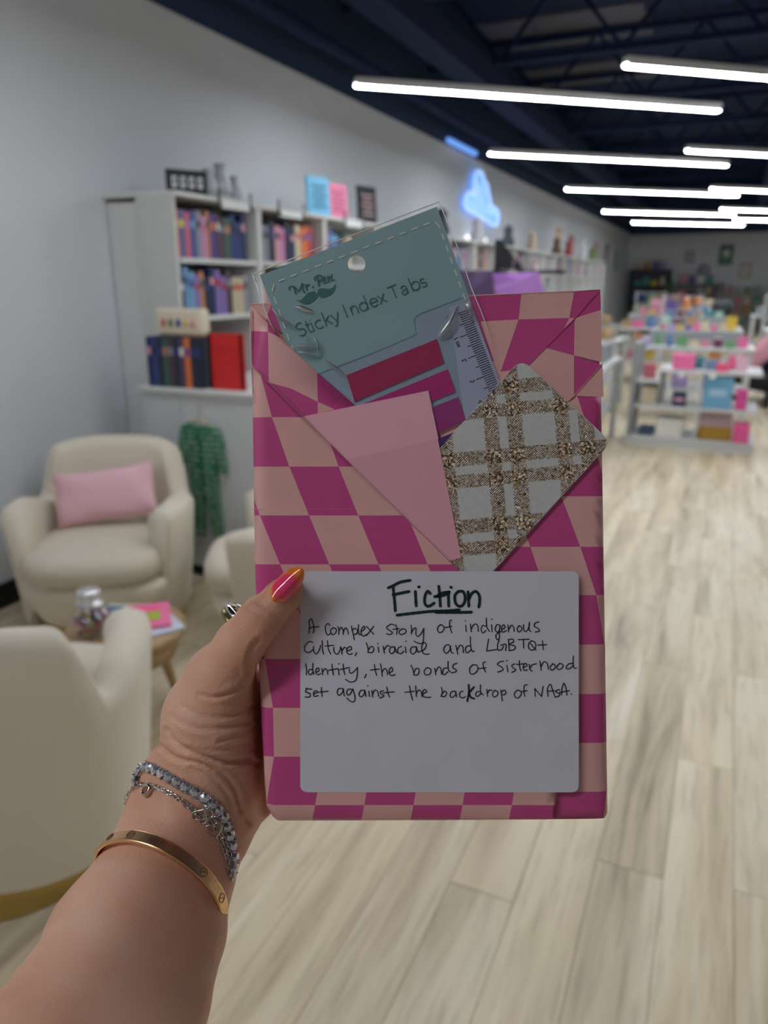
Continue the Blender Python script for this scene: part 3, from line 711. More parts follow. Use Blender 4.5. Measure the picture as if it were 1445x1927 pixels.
rr = random.Random(11)
PAL = [('pink', (240, 120, 170)), ('white', (226, 226, 222)), ('teal', (80, 150, 150)), ('purple', (110, 90, 160)), ('yellow', (222, 190, 70)), ('blue', (90, 130, 180)), ('green', (110, 160, 110)),
       ('rose', (214, 140, 160)), ('orange', (222, 150, 90)), ('grey', (150, 154, 160)), ('lilac', (186, 164, 214)), ('mint', (170, 206, 190)), ('maroon', (110, 50, 70)), ('cream', (220, 206, 176)), ('tan', (180, 150, 110))]
KN = {'box': 'lidded box', 'bag': 'gift bag', 'mug': 'mug', 'jar': 'candle jar', 'plush': 'plush toy', 'book': 'book'}
def table(label, where, x0, x1, y0, y1, h, n, tiers=1, s=(.12, .2)):
    cx, cy_ = (x0 + x1) / 2, (y0 + y1) / 2
    t = thing('display_table', label, 'table', (cx, cy_, 0)); wx, wy = x1 - x0, y1 - y0
    box('tabletop', (0, 0, h - .015), (wx, wy, .03), lam, t, .004)
    for a in (-1, 1):
        for b in (-1, 1): box('leg', (a * (wx / 2 - .04), b * (wy / 2 - .04), (h - .03) / 2), (.05, .05, h - .031), lam, t, .004)
    box('lower_shelf', (0, 0, h * .42), (wx - .1, wy - .1, .025), lam, t)
    spots = [(h + .0005, 0, 1.)]
    if tiers > 1:
        box('riser', (0, .1 * wy, h + .08), (wx * .8, wy * .4, .16), grey_m, t, .004)
        spots = [(h + .0005, -.3 * wy, 1.), (h + .1605, .1 * wy, .76)]
    used = {}
    for zi, (z, dy, fr) in enumerate(spots):
        m = n // len(spots); step = (wx * fr - .12) / m
        for k in range(m):
            kind = rr.choice(['box', 'bag', 'mug', 'jar', 'plush', 'book', 'box', 'bag']); cn, c = rr.choice(PAL)
            sz = min(rr.uniform(*s), step * .8)
            used[(kind, cn)] = used.get((kind, cn), 0) + 1
            lvl = ('upper step' if zi else 'front edge') if tiers > 1 else 'top'
            item(kind, cn, c, (x0 + wx * (1 - fr) / 2 + .06 + step * (k + .5), cy_ + dy + rr.uniform(-.06, .06) * wy, z), sz,
                 '%s %s, %s from left on the %s of %s' % (cn, KN[kind], ORD[k], lvl, where), 'goods on ' + where, rr.uniform(-.2, .2))
    for k in range(max(2, int(wx / .35))):
        kind = rr.choice(['box', 'box', 'bag']); cn, c = rr.choice(PAL)
        item(kind, cn, c, (x0 + .2 + k * .32, y0 + .28, h * .42 + .0135), .17, '%s %s, %s from left under the top of %s' % (cn, KN[kind], ORD[k], where), 'goods on ' + where)
table('white side table left of the aisle beside the display unit', 'the near side table', -1.62, -.92, 6.6, 7.9, .80, 6, 2, (.1, .16))
table('long white table behind the low display unit', 'the long white table', -.95, .30, 9.0, 9.9, .82, 18, 2, (.12, .2))
table('white stepped table in the left middle distance', 'the left stepped table', -2.1, -1.15, 9.3, 10.3, .85, 8, 2, (.12, .2))
table('white table in the centre distance', 'the centre table', -1.6, .2, 12.2, 13.2, .85, 18, 2, (.16, .26))
table('white table further back near the right edge', 'the right rear table', .5, 2.0, 12.4, 13.4, .85, 10, 2, (.16, .26))
table('far white table before the back wall', 'the far table', -1.9, .0, 16.5, 17.6, .9, 12, 2, (.2, .34))
table('far right white table before the back wall', 'the far right table', .4, 2.0, 16.5, 17.5, .9, 10, 2, (.2, .34))
box_b = thing('upright_box', 'tall blue box under the top of the near side table', 'box', (-1.07, 6.72, .3495))
box('base', (0, 0, .17), (.1, .09, .34), cmat(28, 84, 124), box_b, .005); box('lid', (0, 0, .362), (.104, .094, .04), cmat(40, 100, 140), box_b, .005)
# two wire stands with white grids
for k, (x, y) in enumerate([(-1.5, 8.35), (-.6, 11.2), (-1.35, 15.0)]):
    t = thing('wire_stand', 'white wire grid stand, %s from the front' % ORD[k], 'display stand', (x, y, 0))
    for a in (-.25, .25): box('post', (a, 0, .68), (.025, .025, 1.36), lam, t)
    for q in range(7): box('wire_bar', (0, 0, .2 + q * .19), (.474, .012, .012), lam, t)
    box('foot', (0, 0, .012), (.56, .3, .024), lam, t)
# tall shelves against the back wall
def back_shelf(x0, x1, h, lab, where, n, m=lam, yb=YB - .02, dep=.35, lv=4):
    t = thing('shelf_unit', lab, 'shelf', ((x0 + x1) / 2, yb - dep / 2, 0)); w = x1 - x0
    for a in (-1, 1): box('side_panel', (a * (w / 2 - .015), 0, h / 2), (.03, dep, h), m, t)
    box('back_panel', (0, dep / 2 - .008, h / 2), (w - .062, .012, h - .02), m, t)
    for q in range(lv + 1):
        z = .08 + (h - .1) * q / lv; box('shelf', (0, -.008, z), (w - .064, dep - .03, .03), m, t)
        if q >= 1:
            for k in range(n):
                kind = rr.choice(['box', 'bag', 'jar', 'plush', 'book']); cn, c = rr.choice(PAL)
                item(kind, cn, c, (x0 + .12 + (w - .24) * (k + .5) / n, yb - dep / 2 - .02, z + .016), min(.19, (w - .24) / n * .8, (h - .1) / lv * .55),
                     '%s %s, %s from left, %s shelf up, %s' % (cn, KN[kind], ORD[k], ORD[q], where), 'goods on ' + where)
back_shelf(-2.9, -1.7, 1.9, 'dark shelf unit at the left of the back wall', 'the dark back shelf', 4, cmat(58, 62, 72))
back_shelf(-1.6, -.4, 1.5, 'grey shelf unit in the middle of the back wall', 'the grey back shelf', 4, cmat(120, 124, 132))
back_shelf(-.3, .9, 1.25, 'beige shelf unit on the back wall under the frames', 'the beige back shelf', 4, cmat(190, 184, 168))
back_shelf(1.0, 2.4, 1.5, 'white shelf unit at the right of the back wall', 'the white back shelf', 5)
back_shelf(.55, 1.9, 1.32, 'white cube shelf with wooden trays near the right edge', 'the cube shelf', 5, lam, 15.2, .4, 3)
# frames on the back wall
def frame(px, py, w, h, c, c2, label, rnd=False):
    d = (YB - .02); x = (px - 1180) * .0139 - 2.98; z = 1.5 + (533 - py) / 62.5
    t = thing('wall_frame', label, 'picture', (x, YB - .001, z))
    if rnd:
        for nm, r, dep, cc in (('frame', w / 2, .03, c), ('picture', w * .38, .036, c2)):
            lathe(nm, [(0, 0), (r, 0), (r, dep), (0, dep)], cmat(*cc), t, 24).matrix_local = Matrix.Rotation(PI / 2, 4, 'X')
    else:
        box('frame', (0, -.015, 0), (w, .03, h), cmat(*c), t, .004); box('picture', (0, -.032, 0), (w * .72, .004, h * .72), cmat(*c2), t)
        if c2 == (96, 130, 120): lathe('emblem', [(0, 0), (.1, 0), (.1, .006), (0, .006)], cmat(220, 226, 220), t, 16).matrix_local = Matrix.Translation((0, -.034, .04)) @ Matrix.Rotation(PI / 2, 4, 'X')
frame(1374, 483, .38, .56, (70, 96, 90), (96, 130, 120), 'green framed picture with a pale emblem high on the back wall')
frame(1414, 510, .34, .42, (176, 166, 146), (206, 200, 200), 'tan framed picture at the right on the back wall')
frame(1334, 510, .36, .36, (150, 152, 160), (176, 176, 184), 'round grey ornament on the back wall', True)
frame(1303, 486, .26, .34, (140, 142, 150), (180, 180, 190), 'small pale grey frame on the back wall')
frame(1371, 540, .2, .26, (80, 50, 54), (150, 150, 156), 'small dark brown frame low on the back wall')
frame(1268, 538, .24, .3, (110, 190, 60), (130, 200, 80), 'lime green sign on the back wall')
# wall art high on the left wall far away
for k, (y, z, h, c) in enumerate([(14.6, 2.2, .55, (190, 160, 120)), (15.8, 2.15, .5, (170, 80, 90)), (17.2, 2.25, .45, (214, 216, 220)), (18.8, 2.1, .6, (180, 120, 130)), (20.6, 2.2, .5, (110, 90, 100)), (22.4, 2.1, .5, (90, 140, 80))]):
    t = thing('wall_frame', '%s picture on the far left wall, %s from the front' % (['tan', 'red', 'white', 'rose', 'plum', 'green'][k], ORD[k]), 'picture', (XW + .001, y, z))
    box('frame', (.012, 0, 0), (.024, .42, h), cmat(*c), t, .004); box('picture', (.026, 0, 0), (.004, .3, h * .7), cmat(*[min(255, v + 40) for v in c]), t)
# black chair with a pink cushion at the right edge, round black pot
P = fl and at(1462, 745, 10.3)
t = thing('black_armchair', 'black armchair cut by the right edge of the photo', 'chair', (.62, 11.0, 0), math.radians(-55))
t.scale = (1.15, 1.15, .82)
bk_ = mat('velvet_black', (.006, .007, .012), .8)
box('seat', (0, 0, .33), (.7, .66, .22), bk_, t, .05, 3)
box('backrest', (0, .3, .68), (.7, .16, .5), bk_, t, .05, 3)
for a in (-1, 1): box('arm', (a * .36, 0, .46), (.12, .66, .36), bk_, t, .04, 3)
for a in (-1, 1):
    for b in (-1, 1): box('leg', (a * .28, b * .26, .11), (.04, .04, .22), blk, t)
pillow('throw_cushion', 'pink cushion propped on the black armchair at the right edge', (.42, 10.82, .63), (.66, .16, .3), Matrix.Rotation(math.radians(20), 4, 'Z') @ Matrix.Rotation(math.radians(-42), 4, 'Y'), mat('cotton_rose', srgb(226, 160, 178), .85))
t = thing('plant_stand', 'slim white stand under the round black pot', 'stand', (-.13, 15.75, 0))
lathe('top', [(0, .79), (.18, .79), (.18, .82), (0, .82)], lam, t, 20); lathe('stem', [(0, .02), (.025, .02), (.025, .789), (0, .789)], lam, t, 10); lathe('foot', [(0, 0), (.15, 0), (.15, .019), (0, .019)], lam, t, 20)
t = thing('black_pot', 'round black pot on a slim white stand in the distance', 'pot', (-.13, 15.75, .8205))
lathe('pot', [(0, 0), (.1, 0), (.2, .1), (.22, .22), (.17, .34), (.12, .38), (0, .38)], mat('pot_black', (.015, .02, .024), .5), t, 24)

# ================================================================ the wrapped book in the hand
# the book is held square to the lens, so its drawing is laid out on parallel planes a fixed distance away; 1 unit here = 1/1400 of that distance
def cw(v): return EYE + RIGHT * v[0] + UP * v[1] + FWD * v[2]
def cf(px, py, d): return Vector(((px - W / 2) / F * d, (H / 2 - py) / F * d, d))
def PW3(px, py, d): return cw(cf(px, py, d))
pink = (.86, .47, .44); mag = (.64, .08, .285)
def paper(name, c):
    nb = NB(name, .38)
    uv = nb.n('ShaderNodeTexCoord')
    n = nb.n('ShaderNodeTexNoise'); n.inputs['Scale'].default_value = 60; nb.l(uv.outputs['Object'], n.inputs['Vector'])
    nb.l(nb.ramp(n.outputs['Fac'], [(.2, tuple(v * .93 for v in c)), (.8, c)]), nb.b.inputs['Base Color'])
    n2 = nb.n('ShaderNodeTexNoise'); n2.inputs['Scale'].default_value = 25; nb.l(uv.outputs['Object'], n2.inputs['Vector'])
    b = nb.n('ShaderNodeBump'); b.inputs['Strength'].default_value = .25; b.inputs['Distance'].default_value = .002; nb.l(n2.outputs['Fac'], b.inputs['Height']); nb.l(b.outputs['Normal'], nb.b.inputs['Normal'])
    return nb.m
pm = [paper('wrap_pink', pink), paper('wrap_magenta', mag)]
def lerp_tab(tab, y):
    if y <= tab[0][0]: return tab[0][1] + (y - tab[0][0]) * (tab[1][1] - tab[0][1]) / (tab[1][0] - tab[0][0])
    for (a, va), (b, vb) in zip(tab, tab[1:]):
        if y <= b:
            return va + (vb - va) * (y - a) / (b - a)
    return tab[-1][1]
XL = [(575, 470), (690, 473), (876, 476), (1062, 478), (1240, 484), (1332, 489), (1480, 495), (1520, 500), (1552, 512)]
XRT = [(547, 1130), (690, 1134), (900, 1137), (1060, 1139), (1300, 1142), (1530, 1146), (1552, 1140)]
def curl(px, py, d, k=.0026):
    a = max(0, 1 - (px - lerp_tab(XL, py)) / 16.); b = max(0, 1 - (lerp_tab(XRT, py) - px) / 12.); c = max(0, 1 - (1547 - py) / 10.)
    return d + k * (min(a, 1.3) ** 2 + min(b, 1.3) ** 2 * .8 + min(c, 1.2) ** 2 * .8)
def clip(poly, conv):
    out = poly; n = len(conv)
    for i in range(n):
        ax, ay = conv[i]; bx, by = conv[(i + 1) % n]
        def side(p): return (bx - ax) * (p[1] - ay) - (by - ay) * (p[0] - ax)
        res = []
        for j in range(len(out)):
            p, q = out[j], out[(j + 1) % len(out)]; sp_, sq = side(p), side(q)
            if sp_ >= 0: res.append(p)
            if (sp_ >= 0) != (sq >= 0):
                u = sp_ / (sp_ - sq); res.append((p[0] + (q[0] - p[0]) * u, p[1] + (q[1] - p[1]) * u))
        out = res
        if len(out) < 3: return []
    return out
def sheet(name, polys, d, mats, parent, thick=.00025, curled=True, merge=True):
    """polys: [(pixel polygon, material index)] -> sheet of paper standing at distance d"""
    key = {}; vs = []; fs = []; mi = []; uv = []
    for poly, m in polys:
        f = []
        for p in poly:
            k = (round(p[0] * 2), round(p[1] * 2))
            if k not in key or not merge:
                key[k] = len(vs); dd = curl(p[0], p[1], d) if curled else d
                c = cf(p[0], p[1], d); c.z = dd; vs.append(cw(c)); uv.append((p[0] / 100, p[1] / 100))
            if not f or f[-1] != key[k]: f.append(key[k])
        if len(f) > 2 and f[0] == f[-1]: f.pop()
        if len(set(f)) > 2 and len(set(f)) == len(f): fs.append(f); mi.append(m)
    # face the camera
    out = []
    for f in fs:
        a = sum((vs[f[i]].cross(vs[f[(i + 1) % len(f)]]) for i in range(len(f))), Vector())
        out.append(tuple(f[::-1]) if a.dot(FWD) > 0 else tuple(f))
    o = mesh(name, vs, out, mats, parent, mi=mi, uv=uv, world_co=True)
    if curled: o.data.polygons.foreach_set('use_smooth', [True] * len(o.data.polygons))
    md = o.modifiers.new('thickness', 'SOLIDIFY'); md.thickness = thick; md.offset = -1
    return o
def checker(rows, s_tab, x0, pitch, conv, flip=0):
    res = []
    for r in range(len(rows) - 1):
        ya, yb = rows[r], rows[r + 1]
        for k in range(-8, 9):
            q = 4
            for j in range(q):
                y1 = ya + (yb - ya) * j / q; y2 = ya + (yb - ya) * (j + 1) / q
                a1 = x0 + pitch * k + lerp_tab(s_tab, y1); a2 = x0 + pitch * k + lerp_tab(s_tab, y2)
                nsub = 6
                for z in range(nsub):
                    f0, f1 = z / nsub, (z + 1) / nsub
                    c = clip([(a1 + pitch * f0, y1), (a1 + pitch * f1, y1), (a2 + pitch * f1, y2), (a2 + pitch * f0, y2)], conv)
                    if c: res.append((c, (k + r + flip) % 2))
    return res
def C1(pts, s=2.064, o=(450, 370)): return [(o[0] + x / s, o[1] + y / s) for x, y in pts]

B0 = PW3(810, 1548, .376)
wb = thing('wrapped_book', 'flat parcel wrapped in pink and magenta checked paper held up in the hand', 'parcel', tuple(B0))
# body (wrapped block) with real thickness
DF, DB = .3628, .391
outl = [(472, 578), (476, 700), (479, 900), (481, 1060), (486, 1240), (492, 1340), (497, 1480), (503, 1520), (516, 1545), (820, 1544), (1136, 1538), (1143, 1528), (1139, 1300), (1136, 1060), (1134, 900), (1131, 690), (1127, 550), (900, 562), (700, 570)]
fr_ = [cf(x, y, DF) for x, y in outl]; n = len(fr_)
cen = sum(fr_, Vector()) / n
mid1 = [Vector((v.x, v.y, DF + .004)) + (v - cen).normalized() * .0006 for v in fr_]; mid2 = [Vector((v.x, v.y, DB - .004)) + (v - cen).normalized() * .0006 for v in fr_]
bkk = [Vector((v.x, v.y, DB)) for v in fr_]
fr_ = [Vector((cen.x + (v.x - cen.x) * .955, cen.y + (v.y - cen.y) * .968, DF + .0002)) for v in fr_]
vs = [cw(v) for v in fr_ + mid1 + mid2 + bkk]
fs = [tuple(range(n))]; mi = [0]
for r in range(3):
    for i in range(n):
        j = (i + 1) % n; fs.append((r * n + i, (r + 1) * n + i, (r + 1) * n + j, r * n + j)); mi.append((i + r // 2) % 2)
fs.append(tuple(range(3 * n, 4 * n))[::-1]); mi.append(1)
o = mesh('body', vs, fs, pm, wb, mi=mi, world_co=True)
bm = bmesh.new(); bm.from_mesh(o.data); bmesh.ops.recalc_face_normals(bm, faces=bm.faces); bm.to_mesh(o.data); bm.free()

# right (base) sheet: checks below the fold, hand-cut pieces above
RTAB = [(745, -64), (840, -33), (934, 0), (1029, 36), (1120, 66), (1213, 82), (1306, 90), (1398, 90), (1490, 86), (1560, 78)]
SA = [(693, -24), (785, 0), (878, 33), (970, 70), (1062, 108), (1148, 143), (1240, 172), (1332, 187), (1424, 189), (1515, 174), (1555, 166)]
convR = [(700, 745), (1135, 745), (1137, 900), (1139, 1060), (1142, 1300), (1146, 1532), (1138, 1541), (1040, 1543), (700, 1543)]
base = checker([745, 840, 934, 1029, 1120, 1213, 1306, 1398, 1490, 1560], RTAB, 1056, 94, convR, 0)
o = sheet('back_wrap', base, .3620, pm, wb)
up = []
def add(m, pts): up.append((C1(pts), m))
add(1, [(905, 386), (1096, 379), (1085, 477), (938, 485)])
add(0, [(1096, 379), (1301, 369), (1282, 471), (1085, 477)])
add(1, [(1301, 369), (1402, 360), (1303, 472), (1282, 471)])
add(0, [(938, 485), (1085, 477), (1015, 680), (990, 640)])
add(1, [(1085, 477), (1282, 471), (1262, 512), (1110, 667), (1015, 680)])
add(0, [(1282, 471), (1303, 472), (1262, 512)])
add(1, [(1303, 472), (1300, 617), (1190, 587)])
add(0, [(1110, 667), (1190, 587), (1300, 617), (1300, 774), (1260, 800), (1015, 800), (1015, 680)])
add(1, [(1402, 360), (1405, 440), (1303, 472)])
add(0, [(1405, 440), (1408, 642), (1300, 617), (1303, 472)])
add(1, [(1300, 617), (1411, 655), (1300, 774)])
add(0, [(1411, 645), (1415, 778), (1300, 774)])
add(1, [(650, 400), (905, 386), (938, 485), (990, 640), (800, 640)])
add(0, [(500, 405), (650, 400), (800, 640), (600, 640)])
add(1, [(300, 409), (500, 405), (600, 640), (420, 620)])
add(0, [(600, 640), (990, 640), (1015, 680), (1015, 800), (700, 800)])
add(0, [(42, 419), (125, 415), (105, 480)])
add(1, [(125, 415), (300, 409), (420, 620), (150, 520), (105, 480)])
sheet('back_wrap_top', up, .3617, pm, wb, .00025, False)
# raised fold lines: narrow paper ridges
def ridge(name, pts, r, m, d=.3612):
    return tube(name, [PW3(x, y, d) for x, y in pts], r, m, wb, 6, world_co=True)
ridge('fold_ridge', C1([(1402, 362), (1303, 474), (1190, 587), (1110, 667)]), .00022, pm[1], .3615)
ridge('fold_ridge', C1([(1411, 650), (1300, 774), (1260, 805)]), .00022, pm[0], .3615)
ridge('top_edge', C1([(42, 418), (125, 416), (300, 410), (905, 385), (1300, 368), (1402, 361)]), .0003, pm[0], .3617)
# inner left fold
inn = []
def addi(m, pts): inn.append((C1(pts), m))
addi(0, [(40, 419), (110, 490), (112, 525), (42, 516)])
addi(1, [(110, 490), (150, 530), (162, 548), (112, 525)])
addi(1, [(42, 516), (112, 525), (115, 722), (62, 680), (42, 630)])
addi(0, [(112, 525), (162, 548), (303, 682), (305, 797), (200, 745), (115, 722)])
addi(1, [(303, 682), (445, 806), (370, 826), (305, 797)])
addi(1, [(115, 722), (200, 745), (305, 797), (306, 842), (232, 862), (118, 760)])
addi(0, [(305, 797), (370, 826), (306, 842)])
addi(0, [(42, 630), (62, 680), (115, 722), (118, 760), (43, 700)])
addi(1, [(118, 760), (232, 862), (306, 842), (370, 826), (445, 806), (500, 900), (300, 1000), (150, 860)])
sheet('inner_flap', inn, .3606, pm, wb)
# outer left flap (front sheet)
convA = [(440, 660), (478, 690), (871, 1080), (1044, 1250), (1044, 1543), (820, 1546), (520, 1549), (500, 1528), (496, 1480), (489, 1332), (484, 1240), (478, 1062), (476, 876), (472, 690)]
convA = [(472, 690), (480, 692), (871, 1080), (1044, 1250), (1044, 1543), (820, 1546), (520, 1549), (500, 1520), (489, 1332), (478, 1062), (475, 876)]
outA = checker([600, 693, 785, 878, 970, 1062, 1148, 1240, 1332, 1424, 1515, 1608], SA, 511.5, 92.5, convA, 0)
o = sheet('front_flap', outA, .3594, pm, wb, .0003)
ridge('flap_edge', [(473, 692), (480, 694), (564, 777), (660, 873), (754, 967), (868, 1078)], .00016, pm[0], .3595)
ridge('tape_crease', C1([(50, 1212), (300, 1212), (610, 1211)]), .00012, pm[0], .3595)
ridge('left_edge_fold', [(471, 580), (472, 640), (474, 700), (477, 740)], .00035, pm[0], .362)
# sticker label
def rrect(x0, y0, x1, y1, r, n=6, skew=0):
    P = []
    for cx, cy, a0 in ((x0 + r, y0 + r, PI), (x1 - r, y0 + r, 1.5 * PI), (x1 - r, y1 - r, 0), (x0 + r, y1 - r, .5 * PI)):
        for k in range(n + 1):
            a = a0 + .5 * PI * k / n; P.append((cx + r * math.cos(a), cy + r * math.sin(a)))
    return P
lab_m = mat('label_paper', (.72, .71, .78), .45, var=.03, bscale=40)
lab = sheet('sticker_label', [(rrect(565, 1075, 1089, 1491, 13), 0)], .3592, [lab_m], wb, .0001, False)
lab['label'] = 'white handwritten sticker'
ink = mat('ink_black', (.008, .012, .03), .4); ink2 = mat('marker_green_black', (.003, .022, .022), .35)

def ribbon(strokes, fn, d, name, m, parent):
    """strokes: [(points, width in pixels)] smooth round-ended pen strokes laid on the plane at distance d"""
    vs = []; fs = []
    for pts, w in strokes:
        P = [Vector((*fn(p), 0)) for p in pts]
        if len(P) == 1: P = [P[0], P[0] + Vector((.3, .3, 0))]
        Q = crom(P, 6) if len(P) > 2 else [P[0].lerp(P[1], k / 4) for k in range(5)]
        N = len(Q); k0 = len(vs)
        for i, q in enumerate(Q):
            tn = (Q[min(i + 1, N - 1)] - Q[max(i - 1, 0)]).normalized(); nn = Vector((-tn.y, tn.x, 0))
            ww = w * (1 + .1 * math.sin(i * .9 + len(vs)))
            for s in (-.5, .5): vs.append(PW3(*(q + nn * s * ww)[:2], d))
        for i in range(N - 1): a = k0 + 2 * i; fs.append((a, a + 1, a + 3, a + 2))
        for q, tn in ((Q[0], -1), (Q[-1], 1)):
            k1 = len(vs)
            for j in range(8): vs.append(PW3(q.x + math.cos(j * PI / 4) * w * .5, q.y + math.sin(j * PI / 4) * w * .5, d + .000004))
            fs.append(tuple(range(k1, k1 + 8)))
    return mesh(name, vs, fs, m, parent, world_co=True)
def fa(p): return (560 + p[0] / 5.16, 1070 + p[1] / 5.16)
def fb(p): return (820 + p[0] / 5.16, 1070 + p[1] / 5.16)
FW = 5.4
L0a = [[(925, 165), (935, 260), (948, 410)], [(880, 187), (930, 165), (1000, 130), (1092, 114)], [(925, 255), (1000, 238), (1080, 222)], [(1142, 222), (1150, 362)], [(1175, 178), (1181, 178)],
       [(1288, 242), (1262, 220), (1238, 260), (1232, 320), (1245, 355), (1275, 365), (1325, 335)], [(1370, 172), (1380, 280), (1385, 364)], [(1330, 272), (1400, 265), (1470, 235)],
       [(965, 452), (1150, 430), (1300, 415), (1450, 410), (1570, 400)]]
L0b = [[(120, 232), (125, 364)], [(145, 180), (150, 184)], [(215, 225), (185, 260), (190, 330), (225, 366), (265, 350), (285, 290), (265, 225), (215, 222)],
       [(312, 225), (320, 364)], [(318, 300), (350, 240), (390, 222), (420, 260), (425, 320), (416, 372)], [(0, 272), (60, 238), (130, 226)], [(0, 424), (200, 425), (345, 423)]]
sub = ribbon([(s, FW) for s in L0a], fa, .35898, 'title_lettering', ink2, lab); sub2 = ribbon([(s, FW) for s in L0b], fb, .35898, 'title_lettering', ink2, lab)
L1a = [[(108, 510), (115, 560), (110, 628)], [(108, 520), (130, 488), (150, 530), (160, 600), (150, 625)], [(110, 580), (150, 570), (205, 565)],
 [(312, 552), (293, 533), (270, 565), (275, 620), (295, 645), (325, 625)], [(345, 575), (320, 600), (335, 640), (368, 625), (375, 590), (345, 572)], [(392, 565), (400, 600), (398, 640)], [(400, 610), (422, 570), (440, 600), (440, 640)], [(440, 620), (465, 575), (485, 600), (492, 635)],
 [(520, 558), (535, 620), (550, 692)], [(525, 600), (555, 580), (580, 600), (570, 632), (540, 640)], [(590, 545), (588, 600), (598, 640), (620, 640)], [(612, 612), (650, 585), (645, 560), (620, 585), (615, 625), (635, 655), (668, 640)], [(670, 562), (738, 638)], [(738, 560), (668, 650)],
 [(938, 550), (905, 540), (862, 572), (890, 598), (918, 620), (895, 640), (862, 632)], [(953, 545), (965, 600), (960, 640)], [(925, 590), (985, 582)], [(1012, 585), (985, 610), (1000, 640), (1045, 625), (1050, 595), (1015, 583)],
 [(1100, 550), (1105, 590), (1103, 634)], [(1104, 625), (1125, 585), (1148, 580), (1148, 640), (1172, 658), (1205, 620), (1225, 580)], [(1224, 582), (1222, 650), (1215, 715), (1185, 728), (1130, 705)]]
L1b = [[(40, 545), (15, 580), (30, 620), (65, 610), (80, 570), (55, 545), (35, 552)], [(155, 500), (135, 508), (135, 560), (155, 625)], [(90, 572), (155, 560)], [(290, 550), (294, 612)], [(284, 508), (290, 506)], [(335, 540), (344, 612)], [(340, 590), (365, 548), (395, 540), (410, 570), (412, 612)],
 [(490, 480), (493, 560), (522, 612)], [(485, 560), (455, 553), (440, 590), (455, 624), (488, 600)], [(540, 545), (547, 614)], [(540, 494), (546, 490)], [(620, 548), (592, 545), (575, 590), (597, 618), (622, 590)], [(622, 548), (615, 620), (618, 670), (595, 690), (582, 650), (605, 625), (640, 608)],
 [(640, 592), (670, 572), (660, 545), (637, 570), (645, 615), (685, 602)], [(700, 545), (706, 615)], [(705, 592), (735, 550), (755, 570), (760, 612)], [(810, 555), (790, 580), (800, 615), (830, 600), (832, 570), (805, 552)], [(850, 545), (855, 600), (880, 608), (905, 560), (908, 520)], [(906, 530), (905, 590), (920, 612)],
 [(1000, 518), (965, 528), (955, 560), (990, 580), (1005, 605), (965, 616)]]
L2a = [[(148, 718), (110, 710), (70, 755), (72, 800), (110, 815), (155, 780)], [(155, 755), (155, 800), (180, 828), (210, 790), (222, 745)], [(238, 700), (240, 780), (250, 830)], [(290, 700), (298, 780), (320, 830)], [(265, 752), (350, 745)], [(350, 765), (355, 810), (385, 830), (412, 790), (416, 758)], [(425, 770), (430, 832)], [(430, 800), (452, 765), (478, 778)],
 [(475, 802), (520, 785), (515, 757), (485, 770), (478, 812), (500, 833), (532, 825)], [(572, 815), (558, 847)], [(665, 720), (680, 760), (685, 812)], [(685, 790), (715, 755), (740, 780), (720, 815), (680, 812)], [(780, 760), (787, 812)], [(775, 728), (781, 730)], [(830, 755), (842, 822)], [(838, 790), (868, 748), (898, 757)],
 [(935, 760), (903, 765), (890, 800), (910, 826), (940, 800), (940, 757), (960, 817)], [(1008, 755), (978, 770), (970, 812), (1000, 826), (1032, 800)], [(1045, 760), (1052, 817)], [(1048, 708), (1054, 704)], [(1140, 760), (1105, 765), (1095, 805), (1120, 830), (1150, 800), (1150, 755), (1168, 812)], [(1165, 812), (1228, 785), (1248, 738), (1225, 718), (1203, 760), (1215, 817), (1245, 832), (1278, 828)]]
L2b = [[(130, 740), (95, 745), (75, 790), (100, 823), (135, 790), (138, 745), (150, 810), (172, 822)], [(195, 745), (212, 832)], [(208, 790), (235, 745), (262, 760), (268, 817)], [(335, 663), (338, 750), (352, 802), (374, 800)], [(335, 750), (300, 755), (285, 790), (305, 818), (337, 790)], [(512, 685), (495, 790), (505, 798), (592, 785)],
 [(615, 695), (598, 740), (605, 790), (640, 785), (657, 752)], [(630, 745), (680, 735), (678, 797)], [(705, 690), (712, 797)], [(700, 690), (745, 685), (755, 710), (715, 735), (768, 752), (762, 785), (712, 797)], [(800, 690), (905, 685)], [(850, 690), (853, 772)], [(930, 700), (900, 732), (905, 775), (940, 792), (970, 755), (960, 715), (925, 700)], [(920, 730), (972, 792)], [(990, 742), (1076, 738)], [(1035, 700), (1042, 787)]]
